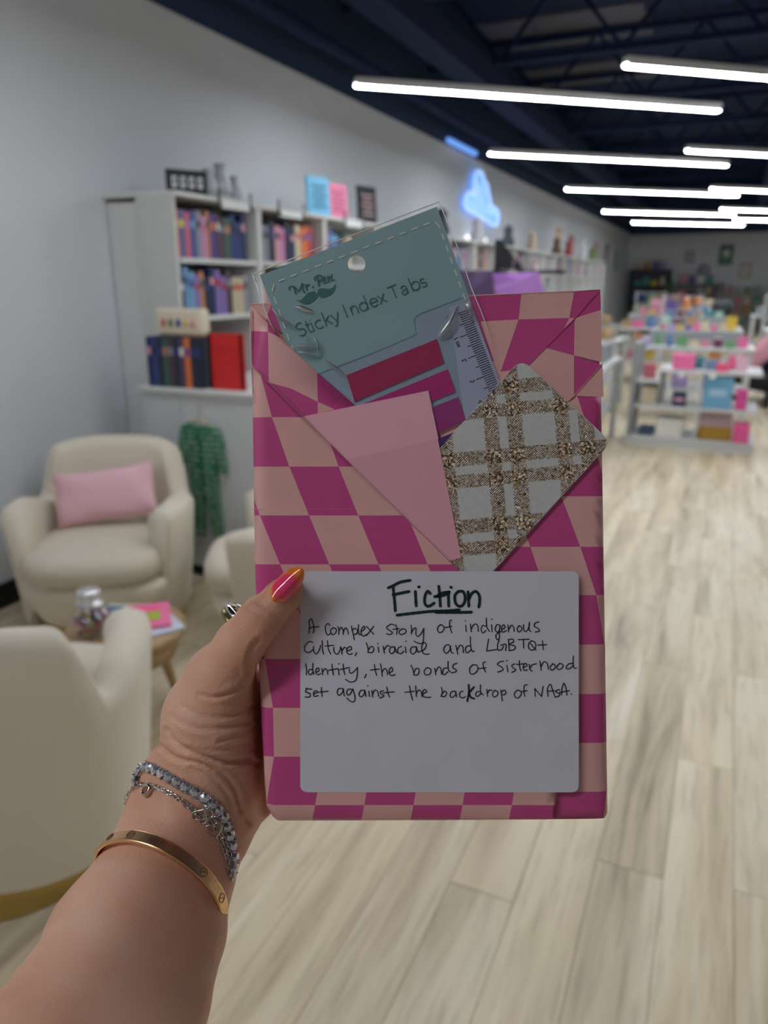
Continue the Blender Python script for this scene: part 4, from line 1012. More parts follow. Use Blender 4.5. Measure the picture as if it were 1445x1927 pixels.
L3a = [[(78, 925), (86, 980), (83, 1032)], [(148, 920), (145, 980), (157, 1026)], [(146, 985), (115, 980), (103, 1012), (125, 1030), (147, 1005)], [(180, 1008), (207, 990), (200, 965), (180, 975), (176, 1010), (195, 1031), (222, 1018)], [(235, 970), (243, 1032)], [(240, 1007), (265, 972), (287, 990), (292, 1027)], [(332, 928), (337, 980), (347, 1034)], [(300, 988), (390, 970)], [(395, 975), (401, 1032)], [(396, 927), (402, 923)],
 [(440, 925), (446, 980), (456, 1027)], [(410, 980), (503, 960)], [(500, 975), (507, 1012), (532, 1010), (578, 965)], [(580, 960), (577, 1040), (560, 1088), (512, 1101), (465, 1076)], [(664, 1026), (650, 1062)], [(745, 930), (752, 985), (767, 1037)], [(705, 986), (790, 975)], [(803, 923), (815, 985), (822, 1048)], [(815, 1012), (845, 970), (865, 990), (872, 1032)], [(890, 1012), (922, 990), (910, 958), (888, 985), (890, 1022), (915, 1039), (947, 1028)],
 [(1100, 938), (1117, 975), (1130, 1027)], [(1125, 1012), (1150, 970), (1177, 978), (1175, 1015), (1150, 1036), (1123, 1030)], [(1250, 965), (1228, 995), (1240, 1030), (1280, 1025), (1295, 985), (1265, 962), (1245, 968)], [(1330, 968), (1342, 1032)], [(1338, 1008), (1365, 957), (1388, 968), (1398, 1027)]]
L3b = [[(118, 900), (120, 975), (140, 1002)], [(118, 965), (78, 970), (65, 1010), (82, 1031), (117, 1000)], [(205, 920), (175, 930), (163, 963), (195, 980), (193, 1003), (150, 1012)], [(355, 935), (328, 970), (335, 1018), (372, 1020), (405, 985), (400, 940), (360, 933)], [(482, 905), (458, 918), (463, 960), (482, 1005)], [(415, 971), (487, 963)], [(657, 900), (622, 905), (597, 930), (640, 958), (650, 985), (600, 1005)], [(690, 940), (699, 1002)], [(685, 897), (691, 893)],
 [(767, 925), (737, 940), (750, 965), (777, 985), (738, 1007)], [(810, 893), (815, 960), (827, 992)], [(785, 932), (852, 924)], [(850, 960), (885, 942), (870, 920), (848, 945), (855, 985), (888, 985)], [(905, 930), (915, 980), (935, 995)], [(918, 962), (935, 935), (977, 924)], [(1010, 897), (1022, 987)], [(1020, 952), (1050, 905), (1083, 925), (1092, 977)], [(1135, 925), (1110, 955), (1120, 985), (1155, 970), (1157, 938), (1130, 923)], [(1205, 920), (1175, 950), (1190, 980), (1225, 965), (1232, 932), (1200, 919)], [(1335, 847), (1333, 930), (1345, 966), (1367, 965)], [(1332, 922), (1290, 925), (1263, 960), (1290, 975), (1332, 945)]]
L4a = [[(78, 1163), (137, 1172)], [(85, 1170), (78, 1198), (122, 1215), (115, 1245), (73, 1247)], [(155, 1217), (192, 1200), (180, 1185), (155, 1200), (160, 1240), (200, 1233)], [(230, 1153), (232, 1200), (238, 1243)], [(195, 1202), (297, 1190)], [(440, 1165), (400, 1165), (383, 1200), (400, 1232), (435, 1200), (440, 1163), (452, 1237)], [(522, 1170), (487, 1175), (475, 1215), (500, 1227), (525, 1190), (535, 1168)], [(535, 1170), (557, 1250), (545, 1292), (510, 1287), (478, 1258)],
 [(640, 1180), (610, 1185), (595, 1220), (615, 1247), (645, 1215), (650, 1178), (662, 1242)], [(690, 1190), (697, 1242)], [(677, 1140), (683, 1138)], [(720, 1183), (727, 1247)], [(725, 1222), (750, 1180), (777, 1195), (787, 1242)], [(832, 1185), (802, 1195), (810, 1215), (837, 1235), (800, 1257)], [(865, 1148), (875, 1205), (892, 1247)], [(830, 1207), (937, 1197)], [(1085, 1138), (1100, 1220), (1115, 1277)], [(1040, 1202), (1132, 1190)], [(1145, 1138), (1152, 1242)], [(1150, 1212), (1175, 1180), (1198, 1195), (1207, 1242)], [(1215, 1217), (1252, 1195), (1235, 1173), (1215, 1195), (1220, 1240), (1260, 1251), (1293, 1248)]]
L4b = [[(55, 1153), (62, 1200), (50, 1240)], [(55, 1222), (85, 1190), (105, 1210), (85, 1242), (48, 1240)], [(185, 1190), (155, 1195), (138, 1225), (155, 1252), (190, 1225), (190, 1188), (202, 1247)], [(262, 1190), (237, 1200), (230, 1235), (255, 1256), (287, 1245)], [(432, 1128), (435, 1200), (462, 1227)], [(430, 1195), (400, 1195), (386, 1225), (405, 1242), (435, 1215)], [(495, 1173), (502, 1242)], [(500, 1212), (520, 1180), (547, 1185)],
 [(570, 1185), (550, 1215), (565, 1246), (595, 1230), (602, 1197), (570, 1181)], [(630, 1178), (640, 1240), (645, 1287)], [(635, 1202), (665, 1180), (681, 1205), (660, 1225), (638, 1222)], [(790, 1180), (763, 1210), (770, 1245), (800, 1256), (830, 1215), (815, 1185), (788, 1180)], [(887, 1128), (860, 1135), (855, 1200), (866, 1242)], [(828, 1195), (887, 1185)], [(960, 1163), (966, 1242)], [(960, 1165), (1026, 1242)], [(1026, 1240), (1041, 1143)],
 [(1090, 1242), (1083, 1170), (1110, 1123), (1130, 1170), (1152, 1237)], [(1085, 1192), (1147, 1185)], [(1202, 1175), (1167, 1185), (1165, 1200), (1202, 1215), (1190, 1240), (1155, 1247)], [(1220, 1227), (1225, 1160), (1245, 1113), (1265, 1170), (1272, 1227)], [(1200, 1202), (1297, 1185)], [(1312, 1217), (1318, 1220)]]
K4 = [[(318, 1128), (320, 1200), (305, 1288)], [(370, 1150), (320, 1207)], [(320, 1205), (340, 1250), (372, 1263)]]
for a, b in ((L1a, L1b), (L2a, L2b), (L3a, L3b), (L4a, L4b)):
    ribbon([(s, 2.0) for s in a], fa, .35898, 'handwriting', ink, lab); ribbon([(s, 2.0) for s in b], fb, .35898, 'handwriting', ink, lab)
ribbon([(s, 3.4) for s in K4], fb, .35896, 'handwriting', ink, lab)

# ---------------------------------------------------------------- packet of sticky index tabs
teal_m = mat('card_teal', (.29, .45, .47), .5); lav_m = mat('card_lavender', (.31, .40, .50), .5); dk_m = mat('card_ink', (.035, .16, .155), .5)
pk = thing('index_tab_packet', 'clear sleeve with a teal sticky index tabs card tucked into the parcel', 'packet', tuple(PW3(700, 640, .361)))
A_, B_ = Vector((488.8, 517.8)), Vector((822., 389.)); V_ = Vector((.356, 1.0))
def pc(u, v):   # u 0..1 along the top, v pixels downwards
    p = A_.lerp(B_, u) + V_ * v; return (p.x, p.y)
hole = [(671 + 16.5 * math.cos(a * PI / 12), 497 + 16.5 * math.sin(a * PI / 12)) for a in range(24)]
outer = [pc(0, 0), pc(1, 0), pc(1, 174)] 
tabl = [(868, 560), (795, 588), (784, 594), (779, 604), (781, 622), (775, 632), (690, 668), (612, 698), (602, 702), (598, 712), (603, 730)]
outer = [pc(0, 0), pc(1, 0), pc(1, 168)] + tabl + [(573, 733)]
tri = tessellate_polygon([[Vector((*p, 0)) for p in outer], [Vector((*p, 0)) for p in hole]])
allp = outer + hole
sheet('card', [([allp[i] for i in t_], 0) for t_ in tri], .3612, [teal_m], pk, .0002, False)
low = [pc(1, 168)] + tabl + [(573, 733), (620, 860), (1020, 920), (952, 726)]
low = [pc(1, 168)] + tabl + [(573, 733), pc(0, 360), pc(1, 370)]
tri = tessellate_polygon([[Vector((*p, 0)) for p in low]])
sheet('card_lower', [([low[i] for i in t_], 0) for t_ in tri], .3612, [lav_m], pk, .0002, False)
ribbon([(tabl[:1] + tabl[1:], 1.4)], lambda p: p, .36090, 'tab_outline', mat('card_line', (.2, .34, .42), .5), pk)
# dashed border
dashes = []
def dash(p, q): dashes.append(([p, q], 3.0))
for k in range(13):
    f = .085 + k * .0683; a = pc(f, 22 + 0 * k); b = pc(f + .030, 22); dash(a, b)
dash(pc(.035, 34), pc(.055, 24)); dash(pc(.965, 24), pc(.978, 36))
for k in range(8): dash(pc(.985 - .008, 48 + k * 22.6), pc(.985 - .008, 58 + k * 22.6))
for k in range(8): dash(pc(.032, 46 + k * 23), pc(.032, 57 + k * 23))
ribbon(dashes, lambda p: p, .36090, 'dashed_border', mat('dash_cream', (.72, .70, .62), .6), pk)
# product lettering, drawn as strokes along a slanted baseline
def fc_(p): return (530 + p[0] / 4.817, 490 + p[1] / 4.817)
O_ = Vector((160, 692)); u_ = Vector((.928, -.372)); v_ = Vector((-.372, -.928))
def arc(cx, cy, rx, ry, a0, a1, n=8): return [(cx + rx * math.cos(math.radians(a0 + (a1 - a0) * k / n)), cy + ry * math.sin(math.radians(a0 + (a1 - a0) * k / n))) for k in range(n + 1)]
G = {'S': [arc(36, 90, 32, 28, 40, 270, 8)[:8] + [(36, 62)] + arc(36, 31, 35, 31, 80, -140, 8)],
     't': [[(15, 108), (15, 22), (24, 2), (40, 4)], [(0, 76), (36, 76)]], 'i': [[(4, 0), (4, 76)], [(4, 104), (5, 105)]], 'c': [arc(38, 38, 36, 38, 50, 310, 12)],
     'k': [[(4, 0), (4, 128)], [(52, 76), (6, 40)], [(20, 50), (60, 0)]], 'y': [[(0, 76), (36, 2)], [(70, 76), (36, 2), (24, -28), (4, -34)]], 'I': [[(4, 0), (4, 118)]],
     'n': [[(4, 0), (4, 76)], [(4, 40), (14, 68), (34, 78), (56, 66), (60, 40), (60, 0)]], 'd': [arc(36, 38, 36, 38, 0, 360, 14), [(73, 0), (73, 128)]], 'e': [[(4, 40), (70, 40)], arc(37, 38, 35, 38, 2, 315, 14)],
     'x': [[(0, 76), (62, 0)], [(60, 76), (0, 0)]], 'T': [[(42, 0), (42, 116)], [(0, 116), (84, 116)]], 'a': [[(6, 62), (22, 76), (44, 74), (56, 56), (56, 0)], [(56, 42), (20, 38), (2, 20), (16, 0), (40, 4), (56, 24)]],
     'b': [[(4, 0), (4, 128)], arc(42, 38, 37, 38, 0, 360, 14)], 's': [arc(24, 56, 22, 20, 40, 250, 6) + arc(24, 19, 24, 19, 70, -140, 6)]}
st = []
for ch, o_ in zip('StickyIndexTabs', [0, 88, 140, 172, 262, 335, 467, 520, 604, 706, 792, 905, 1010, 1108, 1200]):
    for s in G[ch]:
        st.append(([tuple(O_ + u_ * (o_ + q[0]) + v_ * q[1]) for q in s], 2.2))
ribbon(st, fc_, .36090, 'product_lettering', dk_m, pk)
mp_ = [([(70, 268), (66, 248), (88, 234), (112, 242)], 2.6), ([(112, 240), (118, 270), (128, 302)], 3.6), ([(114, 240), (156, 280)], 3.0), ([(156, 282), (186, 212)], 2.2), ([(186, 212), (192, 270), (207, 292)], 3.6),
       ([(216, 222), (229, 268)], 3.4), ([(222, 245), (234, 224), (250, 220)], 3.0), ([(281, 240), (283, 242)], 3.6), ([(323, 150), (338, 228)], 4.2), ([(300, 182), (302, 152), (345, 136), (366, 152), (356, 180), (330, 192)], 3.),
       ([(374, 186), (396, 165), (386, 148), (371, 172), (384, 205), (408, 192)], 2.8), ([(418, 145), (428, 196)], 3.2), ([(423, 172), (440, 146), (450, 152), (454, 182), (474, 176)], 3.), ([(455, 126), (457, 138)], 2.4)]
ribbon(mp_, fc_, .36090, 'logo_lettering', dk_m, pk)
mo = crom([(*p, 0) for p in [(132, 352), (165, 362), (200, 335), (238, 295), (285, 280), (310, 290), (322, 302), (330, 265), (365, 252), (420, 258), (462, 246), (490, 212), (482, 262), (455, 302), (410, 328), (365, 338), (330, 322), (312, 345), (280, 375), (235, 396), (195, 392), (160, 375)]], 3, True)
tri = tessellate_polygon([mo])
sheet('moustache_logo', [([fc_(mo[i]) for i in t_], 0) for t_ in tri], .36092, [dk_m], pk, .00002, False)
# tabs
def slab(name, pts, d, m, parent, th=.0004): return sheet(name, [(pts, 0)], d, [m], parent, th, False)
slab('sticky_tab', [(652, 706), (822, 638), (835, 683), (667, 756)], .3606, mat('tab_maroon', (.42, .015, .10), .25), pk)
slab('sticky_tab', [(640, 778), (842, 695), (857, 737), (700, 800)], .3606, mat('tab_magenta', (.50, .015, .20), .25), pk)
slab('sticky_tab', [(700, 812), (862, 747), (876, 790), (720, 860)], .3606, mat('tab_plum', (.36, .035, .22), .25), pk)
slab('sticky_tab', [(720, 870), (872, 806), (888, 850), (740, 920)], .3606, mat('tab_purple', (.10, .035, .20), .25), pk)
# ruler print
rul = [(862, 584), (893, 580), (938, 712), (952, 745), (915, 790)]
sheet('ruler_strip', [([(845, 578), (884, 566), (950, 745), (880, 830)], 0)], .3609, [mat('ruler_white', (.44, .47, .64), .45)], pk, .0001, False)
tk = []
e0 = Vector((897.6, 622)); mm = Vector((1.53, 3.97)); uu = Vector((.928, -.372))
for k in range(-10, 36):
    L = 34 if k % 10 == 0 else (27 if k % 5 == 0 else 20); p = e0 + mm * k; tk.append(([tuple(p - uu * L), tuple(p)], 1.5))
ribbon(tk, lambda p: p, .36078, 'ruler_ticks', ink, pk)
def num(strokes, c, s=.062):   # numerals turned so their tops face right
    return [([(c[0] + (q[1] * .93 + q[0] * .36) * s, c[1] + (q[0] * .93 - q[1] * .36) * s) for q in st_], 1.2) for st_ in strokes]
f8 = lambda p: (820 + p[0] / 8.757, 560 + p[1] / 8.757)
nums = [([(300, 690), (362, 660)], 1.5), ([(318, 700), (310, 680)], 1.2), ([(375, 722), (340, 735), (335, 760), (375, 745), (380, 735)], 1.2), ([(342, 780), (392, 765), (362, 790), (400, 800), (355, 812)], 1.2),
        ([(435, 1030), (440, 1055), (470, 1015), (500, 1030), (492, 1052)], 1.4), ([(565, 1370), (572, 1395), (600, 1378), (612, 1398), (632, 1378), (620, 1352)], 1.4), ([(700, 1740), (758, 1715), (722, 1700), (728, 1755)], 1.4), ([(180, 320), (185, 345), (220, 340), (230, 320), (205, 308), (182, 320)], 1.2)]
ribbon(nums, f8, .36078, 'ruler_numbers', ink, pk)
# clear sleeve
nb = NB('clear_sleeve', .05)
tr = nb.n('ShaderNodeBsdfTransparent'); gs = nb.n('ShaderNodeBsdfGlossy'); gs.inputs['Roughness'].default_value = .06; gs.inputs['Color'].default_value = (.9, .95, 1, 1)
tc = nb.n('ShaderNodeTexCoord'); nz = nb.n('ShaderNodeTexNoise'); nz.inputs['Scale'].default_value = 28; nz.inputs['Detail'].default_value = 1; nb.l(tc.outputs['Object'], nz.inputs['Vector'])
bp = nb.n('ShaderNodeBump'); bp.inputs['Distance'].default_value = .002; bp.inputs['Strength'].default_value = .15; nb.l(nz.outputs['Fac'], bp.inputs['Height']); nb.l(bp.outputs['Normal'], gs.inputs['Normal'])
lw = nb.n('ShaderNodeLayerWeight'); nb.l(bp.outputs['Normal'], lw.inputs['Normal'])
ms = nb.n('ShaderNodeMixShader'); nb.l(nb.math('ADD', nb.math('MULTIPLY', nb.math('POWER', lw.outputs['Facing'], 3.), .6), .05), ms.inputs[0]); nb.l(tr.outputs[0], ms.inputs[1]); nb.l(gs.outputs[0], ms.inputs[2]); nb.l(ms.outputs[0], nb.nt.nodes['Material Output'].inputs['Surface'])
sleeve_m = nb.m
SL = [(475, 516), (826, 380), (905, 580), (943, 700), (948, 740), (870, 800), (700, 770), (632, 720), (565, 665), (515, 622)]
tri = tessellate_polygon([[Vector((*p, 0)) for p in SL]])
o = sheet('sleeve', [([SL[i] for i in t_], 0) for t_ in tri], .3601, [sleeve_m], pk, .00003, False); o.modifiers.clear()
seam = mat('plastic_seam', (.9, .92, .94), .15, 0, coat=1.)
for pts in ([(475, 516), (650, 447), (826, 380)], [(826, 380), (862, 468), (888, 545), (905, 585), (925, 640)], [(475, 516), (490, 560), (505, 600), (517, 624)], [(478, 520), (484, 530), (488, 526)]):
    tube('sleeve_seam', [PW3(x, y, .3601) for x, y in pts], .00024, seam, pk, 6, world_co=True)
# crinkles: tented creases of the film that catch the lights
def crinkle(pts, w, h=.0016):
    vs = []; fs = []
    Q = crom([(*p, 0) for p in pts], 6)
    for i, q in enumerate(Q):
        tn = (Q[min(i + 1, len(Q) - 1)] - Q[max(i - 1, 0)]).normalized(); nn = Vector((-tn.y, tn.x, 0)); f = math.sin(PI * (i + .3) / len(Q)) ** .7
        for s, e in ((-1, 0), (-.35, .8), (0, 1), (.35, .8), (1, 0)): r = q + nn * s * w * f; vs.append(PW3(r.x, r.y, .3600 - h * e * f))
    for i in range(len(Q) - 1):
        for k in range(4): a = i * 5 + k; fs.append((a, a + 5, a + 6, a + 1))
    mesh('sleeve_crease', vs, fs, crease_m, pk, smooth=True, world_co=True)
nb = NB('film_crease', .05)
tr = nb.n('ShaderNodeBsdfTransparent'); gs = nb.n('ShaderNodeBsdfGlossy'); gs.inputs['Roughness'].default_value = .3; ms = nb.n('ShaderNodeMixShader'); ms.inputs[0].default_value = .6
nb.l(tr.outputs[0], ms.inputs[1]); nb.l(gs.outputs[0], ms.inputs[2]); nb.l(ms.outputs[0], nb.nt.nodes['Material Output'].inputs['Surface']); crease_m = nb.m
f6 = lambda L: [(460 + x / 4.014, 380 + y / 4.014) for x, y in L]
crinkle(f6([(205, 800), (260, 870), (330, 915), (405, 968)]), 3, .002)
crinkle(f6([(365, 1085), (450, 1085), (545, 1075)]), 3, .002); crinkle(f6([(395, 1130), (470, 1140), (555, 1155)]), 3, .002); crinkle(f6([(515, 1010), (548, 1070), (555, 1155)]), 3, .002)
crinkle(f6([(450, 1010), (465, 1030), (475, 1045)]), 3, .002); crinkle(f6([(380, 790), (440, 805), (520, 830)]), 5, .001); crinkle(f6([(590, 1190), (680, 1250), (765, 1320)]), 4, .0015)
crinkle([(872, 566), (882, 580), (888, 600)], 6, .003); crinkle([(862, 572), (850, 600), (838, 618), (825, 634)], 10, .003); crinkle(f6([(80, 560), (90, 590), (100, 610)]), 3, .002)

# ---------------------------------------------------------------- pink note card and plaid card
nt_m = mat('note_pink', (.86, .42, .50), .5); nt2 = mat('note_pink_strip', (.93, .48, .56), .5)
nc = thing('pink_note_pad', 'plain pink sticky note pad tucked under the flap of the parcel', 'note pad', tuple(PW3(740, 900, .36)))
slab('note', [(540, 790), (806, 735), (868, 1050), (610, 1104)], .35985, nt_m, nc, .0006)
slab('glue_strip', [(540, 790), (806, 735), (825, 826), (560, 885)], .35980, nt2, nc, .00004)
nb = NB('plaid_glitter', .55)
uv = nb.n('ShaderNodeUVMap'); uv.uv_map = 'UVMap'
mp = nb.n('ShaderNodeMapping'); mp.vector_type = 'POINT'; mp.inputs['Rotation'].default_value = (0, 0, math.radians(5.2)); nb.l(uv.outputs[0], mp.inputs['Vector'])
# coordinates in hundreds of pixels; move the origin to the weave
sx = nb.n('ShaderNodeSeparateXYZ'); nb.l(mp.outputs[0], sx.inputs[0])
nzd = nb.n('ShaderNodeTexNoise'); nzd.inputs['Scale'].default_value = 45; nb.l(uv.outputs[0], nzd.inputs['Vector'])
jit = nb.math('MULTIPLY', nb.math('SUBTRACT', nzd.outputs['Fac'], .5), .10)
a5 = math.radians(5.2); ca, sa_ = math.cos(a5), math.sin(a5)
PX, PY = 1.335, 1.275
def rot(px, py): return ((px * ca - py * sa_) / 100, (px * sa_ + py * ca) / 100)
ox = rot(820 + 425 / 4.38, 680 + 850 / 4.38)[0]; oy = rot(820 + 300 / 4.38, 680 + 740 / 4.38)[1]
def band(sock, o_, P, e1, s2, e2):
    f = nb.math('FRACT', nb.math('ADD', nb.math('DIVIDE', nb.math('SUBTRACT', nb.math('ADD', sock, jit), o_), P), 20.))
    a = nb.math('LESS_THAN', f, e1); b = nb.math('MULTIPLY', nb.math('GREATER_THAN', f, s2), nb.math('LESS_THAN', f, e2))
    return nb.math('MAXIMUM', a, b)
bx = band(sx.outputs[0], ox, PX, .205, .33, .545); by = band(sx.outputs[1], oy, PY, .21, .335, .53)
msk = nb.math('MAXIMUM', bx, by); both = nb.math('MULTIPLY', bx, by)
vo = nb.n('ShaderNodeTexVoronoi'); vo.inputs['Scale'].default_value = 32; nb.l(uv.outputs[0], vo.inputs['Vector'])
sc = nb.n('ShaderNodeSeparateColor'); nb.l(vo.outputs['Color'], sc.inputs[0])
spk = nb.ramp(sc.outputs[0], [(0., (.04, .03, .02)), (.22, (.16, .08, .03)), (.45, (.42, .26, .13)), (.65, (.62, .47, .34)), (.82, (.80, .72, .60)), (.95, (1, .98, .9))])
for e in spk.node.color_ramp.elements: pass
spk.node.color_ramp.interpolation = 'CONSTANT'
spl = nb.ramp(sc.outputs[1], [(0., (.34, .22, .12)), (.35, (.58, .44, .32)), (.65, (.80, .70, .58)), (1, (1, .96, .9))])
vd = nb.n('ShaderNodeVectorMath', operation='DOT_PRODUCT'); nb.l(uv.outputs[0], vd.inputs[0]); vd.inputs[1].default_value = (.70, .72, 0)
ln = nb.math('GREATER_THAN', nb.math('FRACT', nb.math('MULTIPLY', nb.math('ADD', vd.outputs['Value'], nb.math('MULTIPLY', jit, .12)), 30.)), .60)
strp = nb.mix(ln, spl, (.035, .025, .02))
nzb = nb.n('ShaderNodeTexNoise'); nzb.inputs['Scale'].default_value = 12; nb.l(uv.outputs[0], nzb.inputs['Vector'])
bf = nb.math('MAXIMUM', both, nb.math('GREATER_THAN', nzb.outputs['Fac'], .60))
pat = nb.mix(bf, strp, spk)
whi = nb.ramp(nzb.outputs['Fac'], [(.3, (.60, .61, .59)), (.7, (.67, .68, .66))])
nb.l(nb.mix(msk, whi, pat), nb.b.inputs['Base Color'])
def rc(poly_corners, r):  # round convex polygon corners
    P = []; n = len(poly_corners)
    for i in range(n):
        p = Vector(poly_corners[i]); a = (Vector(poly_corners[i - 1]) - p).normalized(); b = (Vector(poly_corners[(i + 1) % n]) - p).normalized()
        for k in range(6):
            u = k / 5; p0 = p + a * r; p1 = p + b * r; P.append(tuple((1 - u) ** 2 * p0 + 2 * u * (1 - u) * p + u * u * p1))
    return P
pl = thing('plaid_card', 'white card with a brown glitter plaid print tucked into the parcel', 'card', tuple(PW3(930, 880, .36)))
slab('card', rc([(981, 676), (1149, 832), (898, 1107), (722, 957)], 24), .3602, nb.m, pl, .0005)
slab('backing', rc([(981, 675), (1150.5, 832), (898, 1109), (721, 957)], 24), .36075, mat('card_white', (.75, .75, .73), .5), pl, .0004)

# ================================================================ the hand and forearm
def rcone(P, a, b, ra, rb):
    a = np.array(a); b = np.array(b); ba = b - a; l2 = ba @ ba; pa = P - a
    h = np.clip((pa @ ba) / l2, 0, 1)
    return np.linalg.norm(pa - h[:, None] * ba, axis=1) - (ra + (rb - ra) * h)
def smin(a, b, k):
    h = np.maximum(k - np.abs(a - b), 0) / k; return np.minimum(a, b) - h * h * k * .25
def pr(px, py, d, rpx): c = cf(px, py, d); return (np.array(c), rpx / F * d)
CH = []   # (chain, blend)
def chain(pts, k): CH.append(([pr(*p) for p in pts], k))
HANDPRIMS = True
chain([(548, 1108, .3535, 24), (533, 1122, .3525, 32), (487, 1168, .3510, 40), (452, 1212, .3545, 45), (412, 1275, .3640, 55), (395, 1330, .3700, 68)], .010)
chain([(420, 1290, .370, 52), (398, 1360, .3740, 82), (392, 1425, .3760, 86), (372, 1480, .3760, 84)], .016)
chain([(455, 1300, .392, 42), (470, 1400, .394, 46), (455, 1500, .390, 48), (420, 1560, .382, 46)], .014)
chain([(372, 1480, .3760, 82), (345, 1545, .3700, 80), (304, 1640, .352, 98), (243, 1755, .326, 129), (172, 1895, .296, 148), (30, 2100, .258, 184), (-110, 2380, .225, 225)], .014)
chain([(420, 1490, .382, 56), (398, 1570, .378, 54), (372, 1660, .360, 62), (345, 1760, .335, 76), (300, 1890, .306, 91), (200, 2110, .265, 138)], .016)
chain([(298, 1480, .378, 42), (282, 1560, .372, 48), (240, 1655, .354, 56), (170, 1765, .330, 72)], .016)
# palm behind the book and the four fingers
chain([(400, 1330, .398, 54), (440, 1400, .406, 56), (470, 1480, .402, 50), (560, 1420, .4115, 44)], .014)
chain([(440, 1300, .400, 50), (520, 1300, .4075, 50), (580, 1380, .4110, 46)], .014)
chain([(440, 1260, .4045, 36), (472, 1180, .4035, 32), (520, 1150, .4045, 30), (600, 1130, .4035, 28), (660, 1128, .4010, 24)], .005)
chain([(500, 1290, .4085, 36), (570, 1235, .4065, 31), (650, 1215, .4045, 29), (725, 1212, .4010, 24)], .005)
chain([(530, 1350, .4090, 36), (600, 1315, .4065, 31), (680, 1300, .4045, 28), (745, 1298, .4010, 23)], .005)
chain([(550, 1420, .4090, 34), (610, 1400, .4055, 28), (675, 1390, .4035, 25), (722, 1390, .4005, 21)], .005)
def sdf(P):
    tot = None
    for pts, k in CH:
        d = None
        for (a, ra), (b, rb_) in zip(pts, pts[1:]):
            e = rcone(P, a, b, ra, rb_); d = e if d is None else smin(d, e, .004)
        tot = d if tot is None else smin(tot, d, k)
    # the parcel is solid: keep the flesh off it (front face, back face, left side)
    ex = P[:, 0] / P[:, 2] * F + W / 2
    q = np.stack([(cf(484, 1300, .376)[0]) - P[:, 0], .3588 - P[:, 2], P[:, 2] - (DB + .0006)], 1)
    dbox = -np.max(q, axis=1)      # >0 inside the parcel slab
    dbox = np.where(np.max(q, axis=1) < 0, -np.max(q, axis=1), -np.max(q, axis=1))
    hh = np.maximum(.002 - np.abs(tot - dbox), 0) / .002
    return np.maximum(tot, dbox) + hh * hh * .002 * .25
allp_ = np.array([c for ch, _ in CH for c, r in ch]); rad_ = np.array([r for ch, _ in CH for c, r in ch])
lo = (allp_ - rad_[:, None]).min(0) - .004; hi = (allp_ + rad_[:, None]).max(0) + .004
hi[2] = max(hi[2], .42)
hs = .0013
dims = np.ceil((hi - lo) / hs).astype(int) + 1
st_ = 4; cd = np.ceil(dims / st_).astype(int) + 1
gi = np.stack(np.meshgrid(*[np.arange(n) for n in cd], indexing='ij'), -1).reshape(-1, 3)
cdist = sdf(lo + gi * hs * st_).astype(np.float32).reshape(cd)
grid = np.repeat(np.repeat(np.repeat(cdist, st_, 0), st_, 1), st_, 2)[:dims[0], :dims[1], :dims[2]].copy()
msk_ = np.abs(grid) < hs * st_ * 2.2
idx = np.argwhere(msk_)
out_ = np.empty(len(idx), np.float32)
for s in range(0, len(idx), 400000): out_[s:s + 400000] = sdf(lo + idx[s:s + 400000] * hs)
grid[msk_] = out_
# surface nets
sg = grid < 0
cell = np.zeros(tuple(d - 1 for d in dims), int)
for a in (0, 1):
    for b in (0, 1):
        for c in (0, 1): cell += sg[a:dims[0] - 1 + a, b:dims[1] - 1 + b, c:dims[2] - 1 + c]
act = np.argwhere((cell > 0) & (cell < 8)); vid = -np.ones(cell.shape, int); vid[tuple(act.T)] = np.arange(len(act))
acc = np.zeros((len(act), 3)); cnt = np.zeros(len(act))
offs = [np.array(o) for o in ((0, 0, 0), (1, 0, 0), (0, 1, 0), (0, 0, 1), (1, 1, 0), (1, 0, 1), (0, 1, 1), (1, 1, 1))]
for i in range(8):
    for j in range(i + 1, 8):
        if np.abs(offs[i] - offs[j]).sum() != 1: continue
        da = grid[tuple((act + offs[i]).T)]; db = grid[tuple((act + offs[j]).T)]; m_ = (da < 0) != (db < 0)
        u = np.where(m_, da / np.where(m_, da - db, 1), 0)
        acc += np.where(m_[:, None], offs[i] + (offs[j] - offs[i]) * u[:, None], 0); cnt += m_
V = lo + (act + acc / cnt[:, None]) * hs
quads = []
for ax in range(3):
    s1 = [slice(None)] * 3; s2 = [slice(None)] * 3; s1[ax] = slice(0, -1); s2[ax] = slice(1, None)
    A1, A2 = sg[tuple(s1)], sg[tuple(s2)]; ch_ = np.argwhere(A1 != A2)
    b_, c_ = [(1, 2), (2, 0), (0, 1)][ax]
    ch_ = ch_[(ch_[:, b_] > 0) & (ch_[:, c_] > 0) & (ch_[:, b_] < dims[b_] - 1) & (ch_[:, c_] < dims[c_] - 1)]
    eb = np.zeros(3, int); eb[b_] = 1; ec = np.zeros(3, int); ec[c_] = 1
    q = np.stack([vid[tuple((ch_ - eb - ec).T)], vid[tuple((ch_ - ec).T)], vid[tuple(ch_.T)], vid[tuple((ch_ - eb).T)]], 1)
    fl_ = A1[tuple(ch_.T)]; q[~fl_] = q[~fl_][:, ::-1]; quads.append(q)
quads = np.concatenate(quads); quads = quads[(quads >= 0).all(1)]
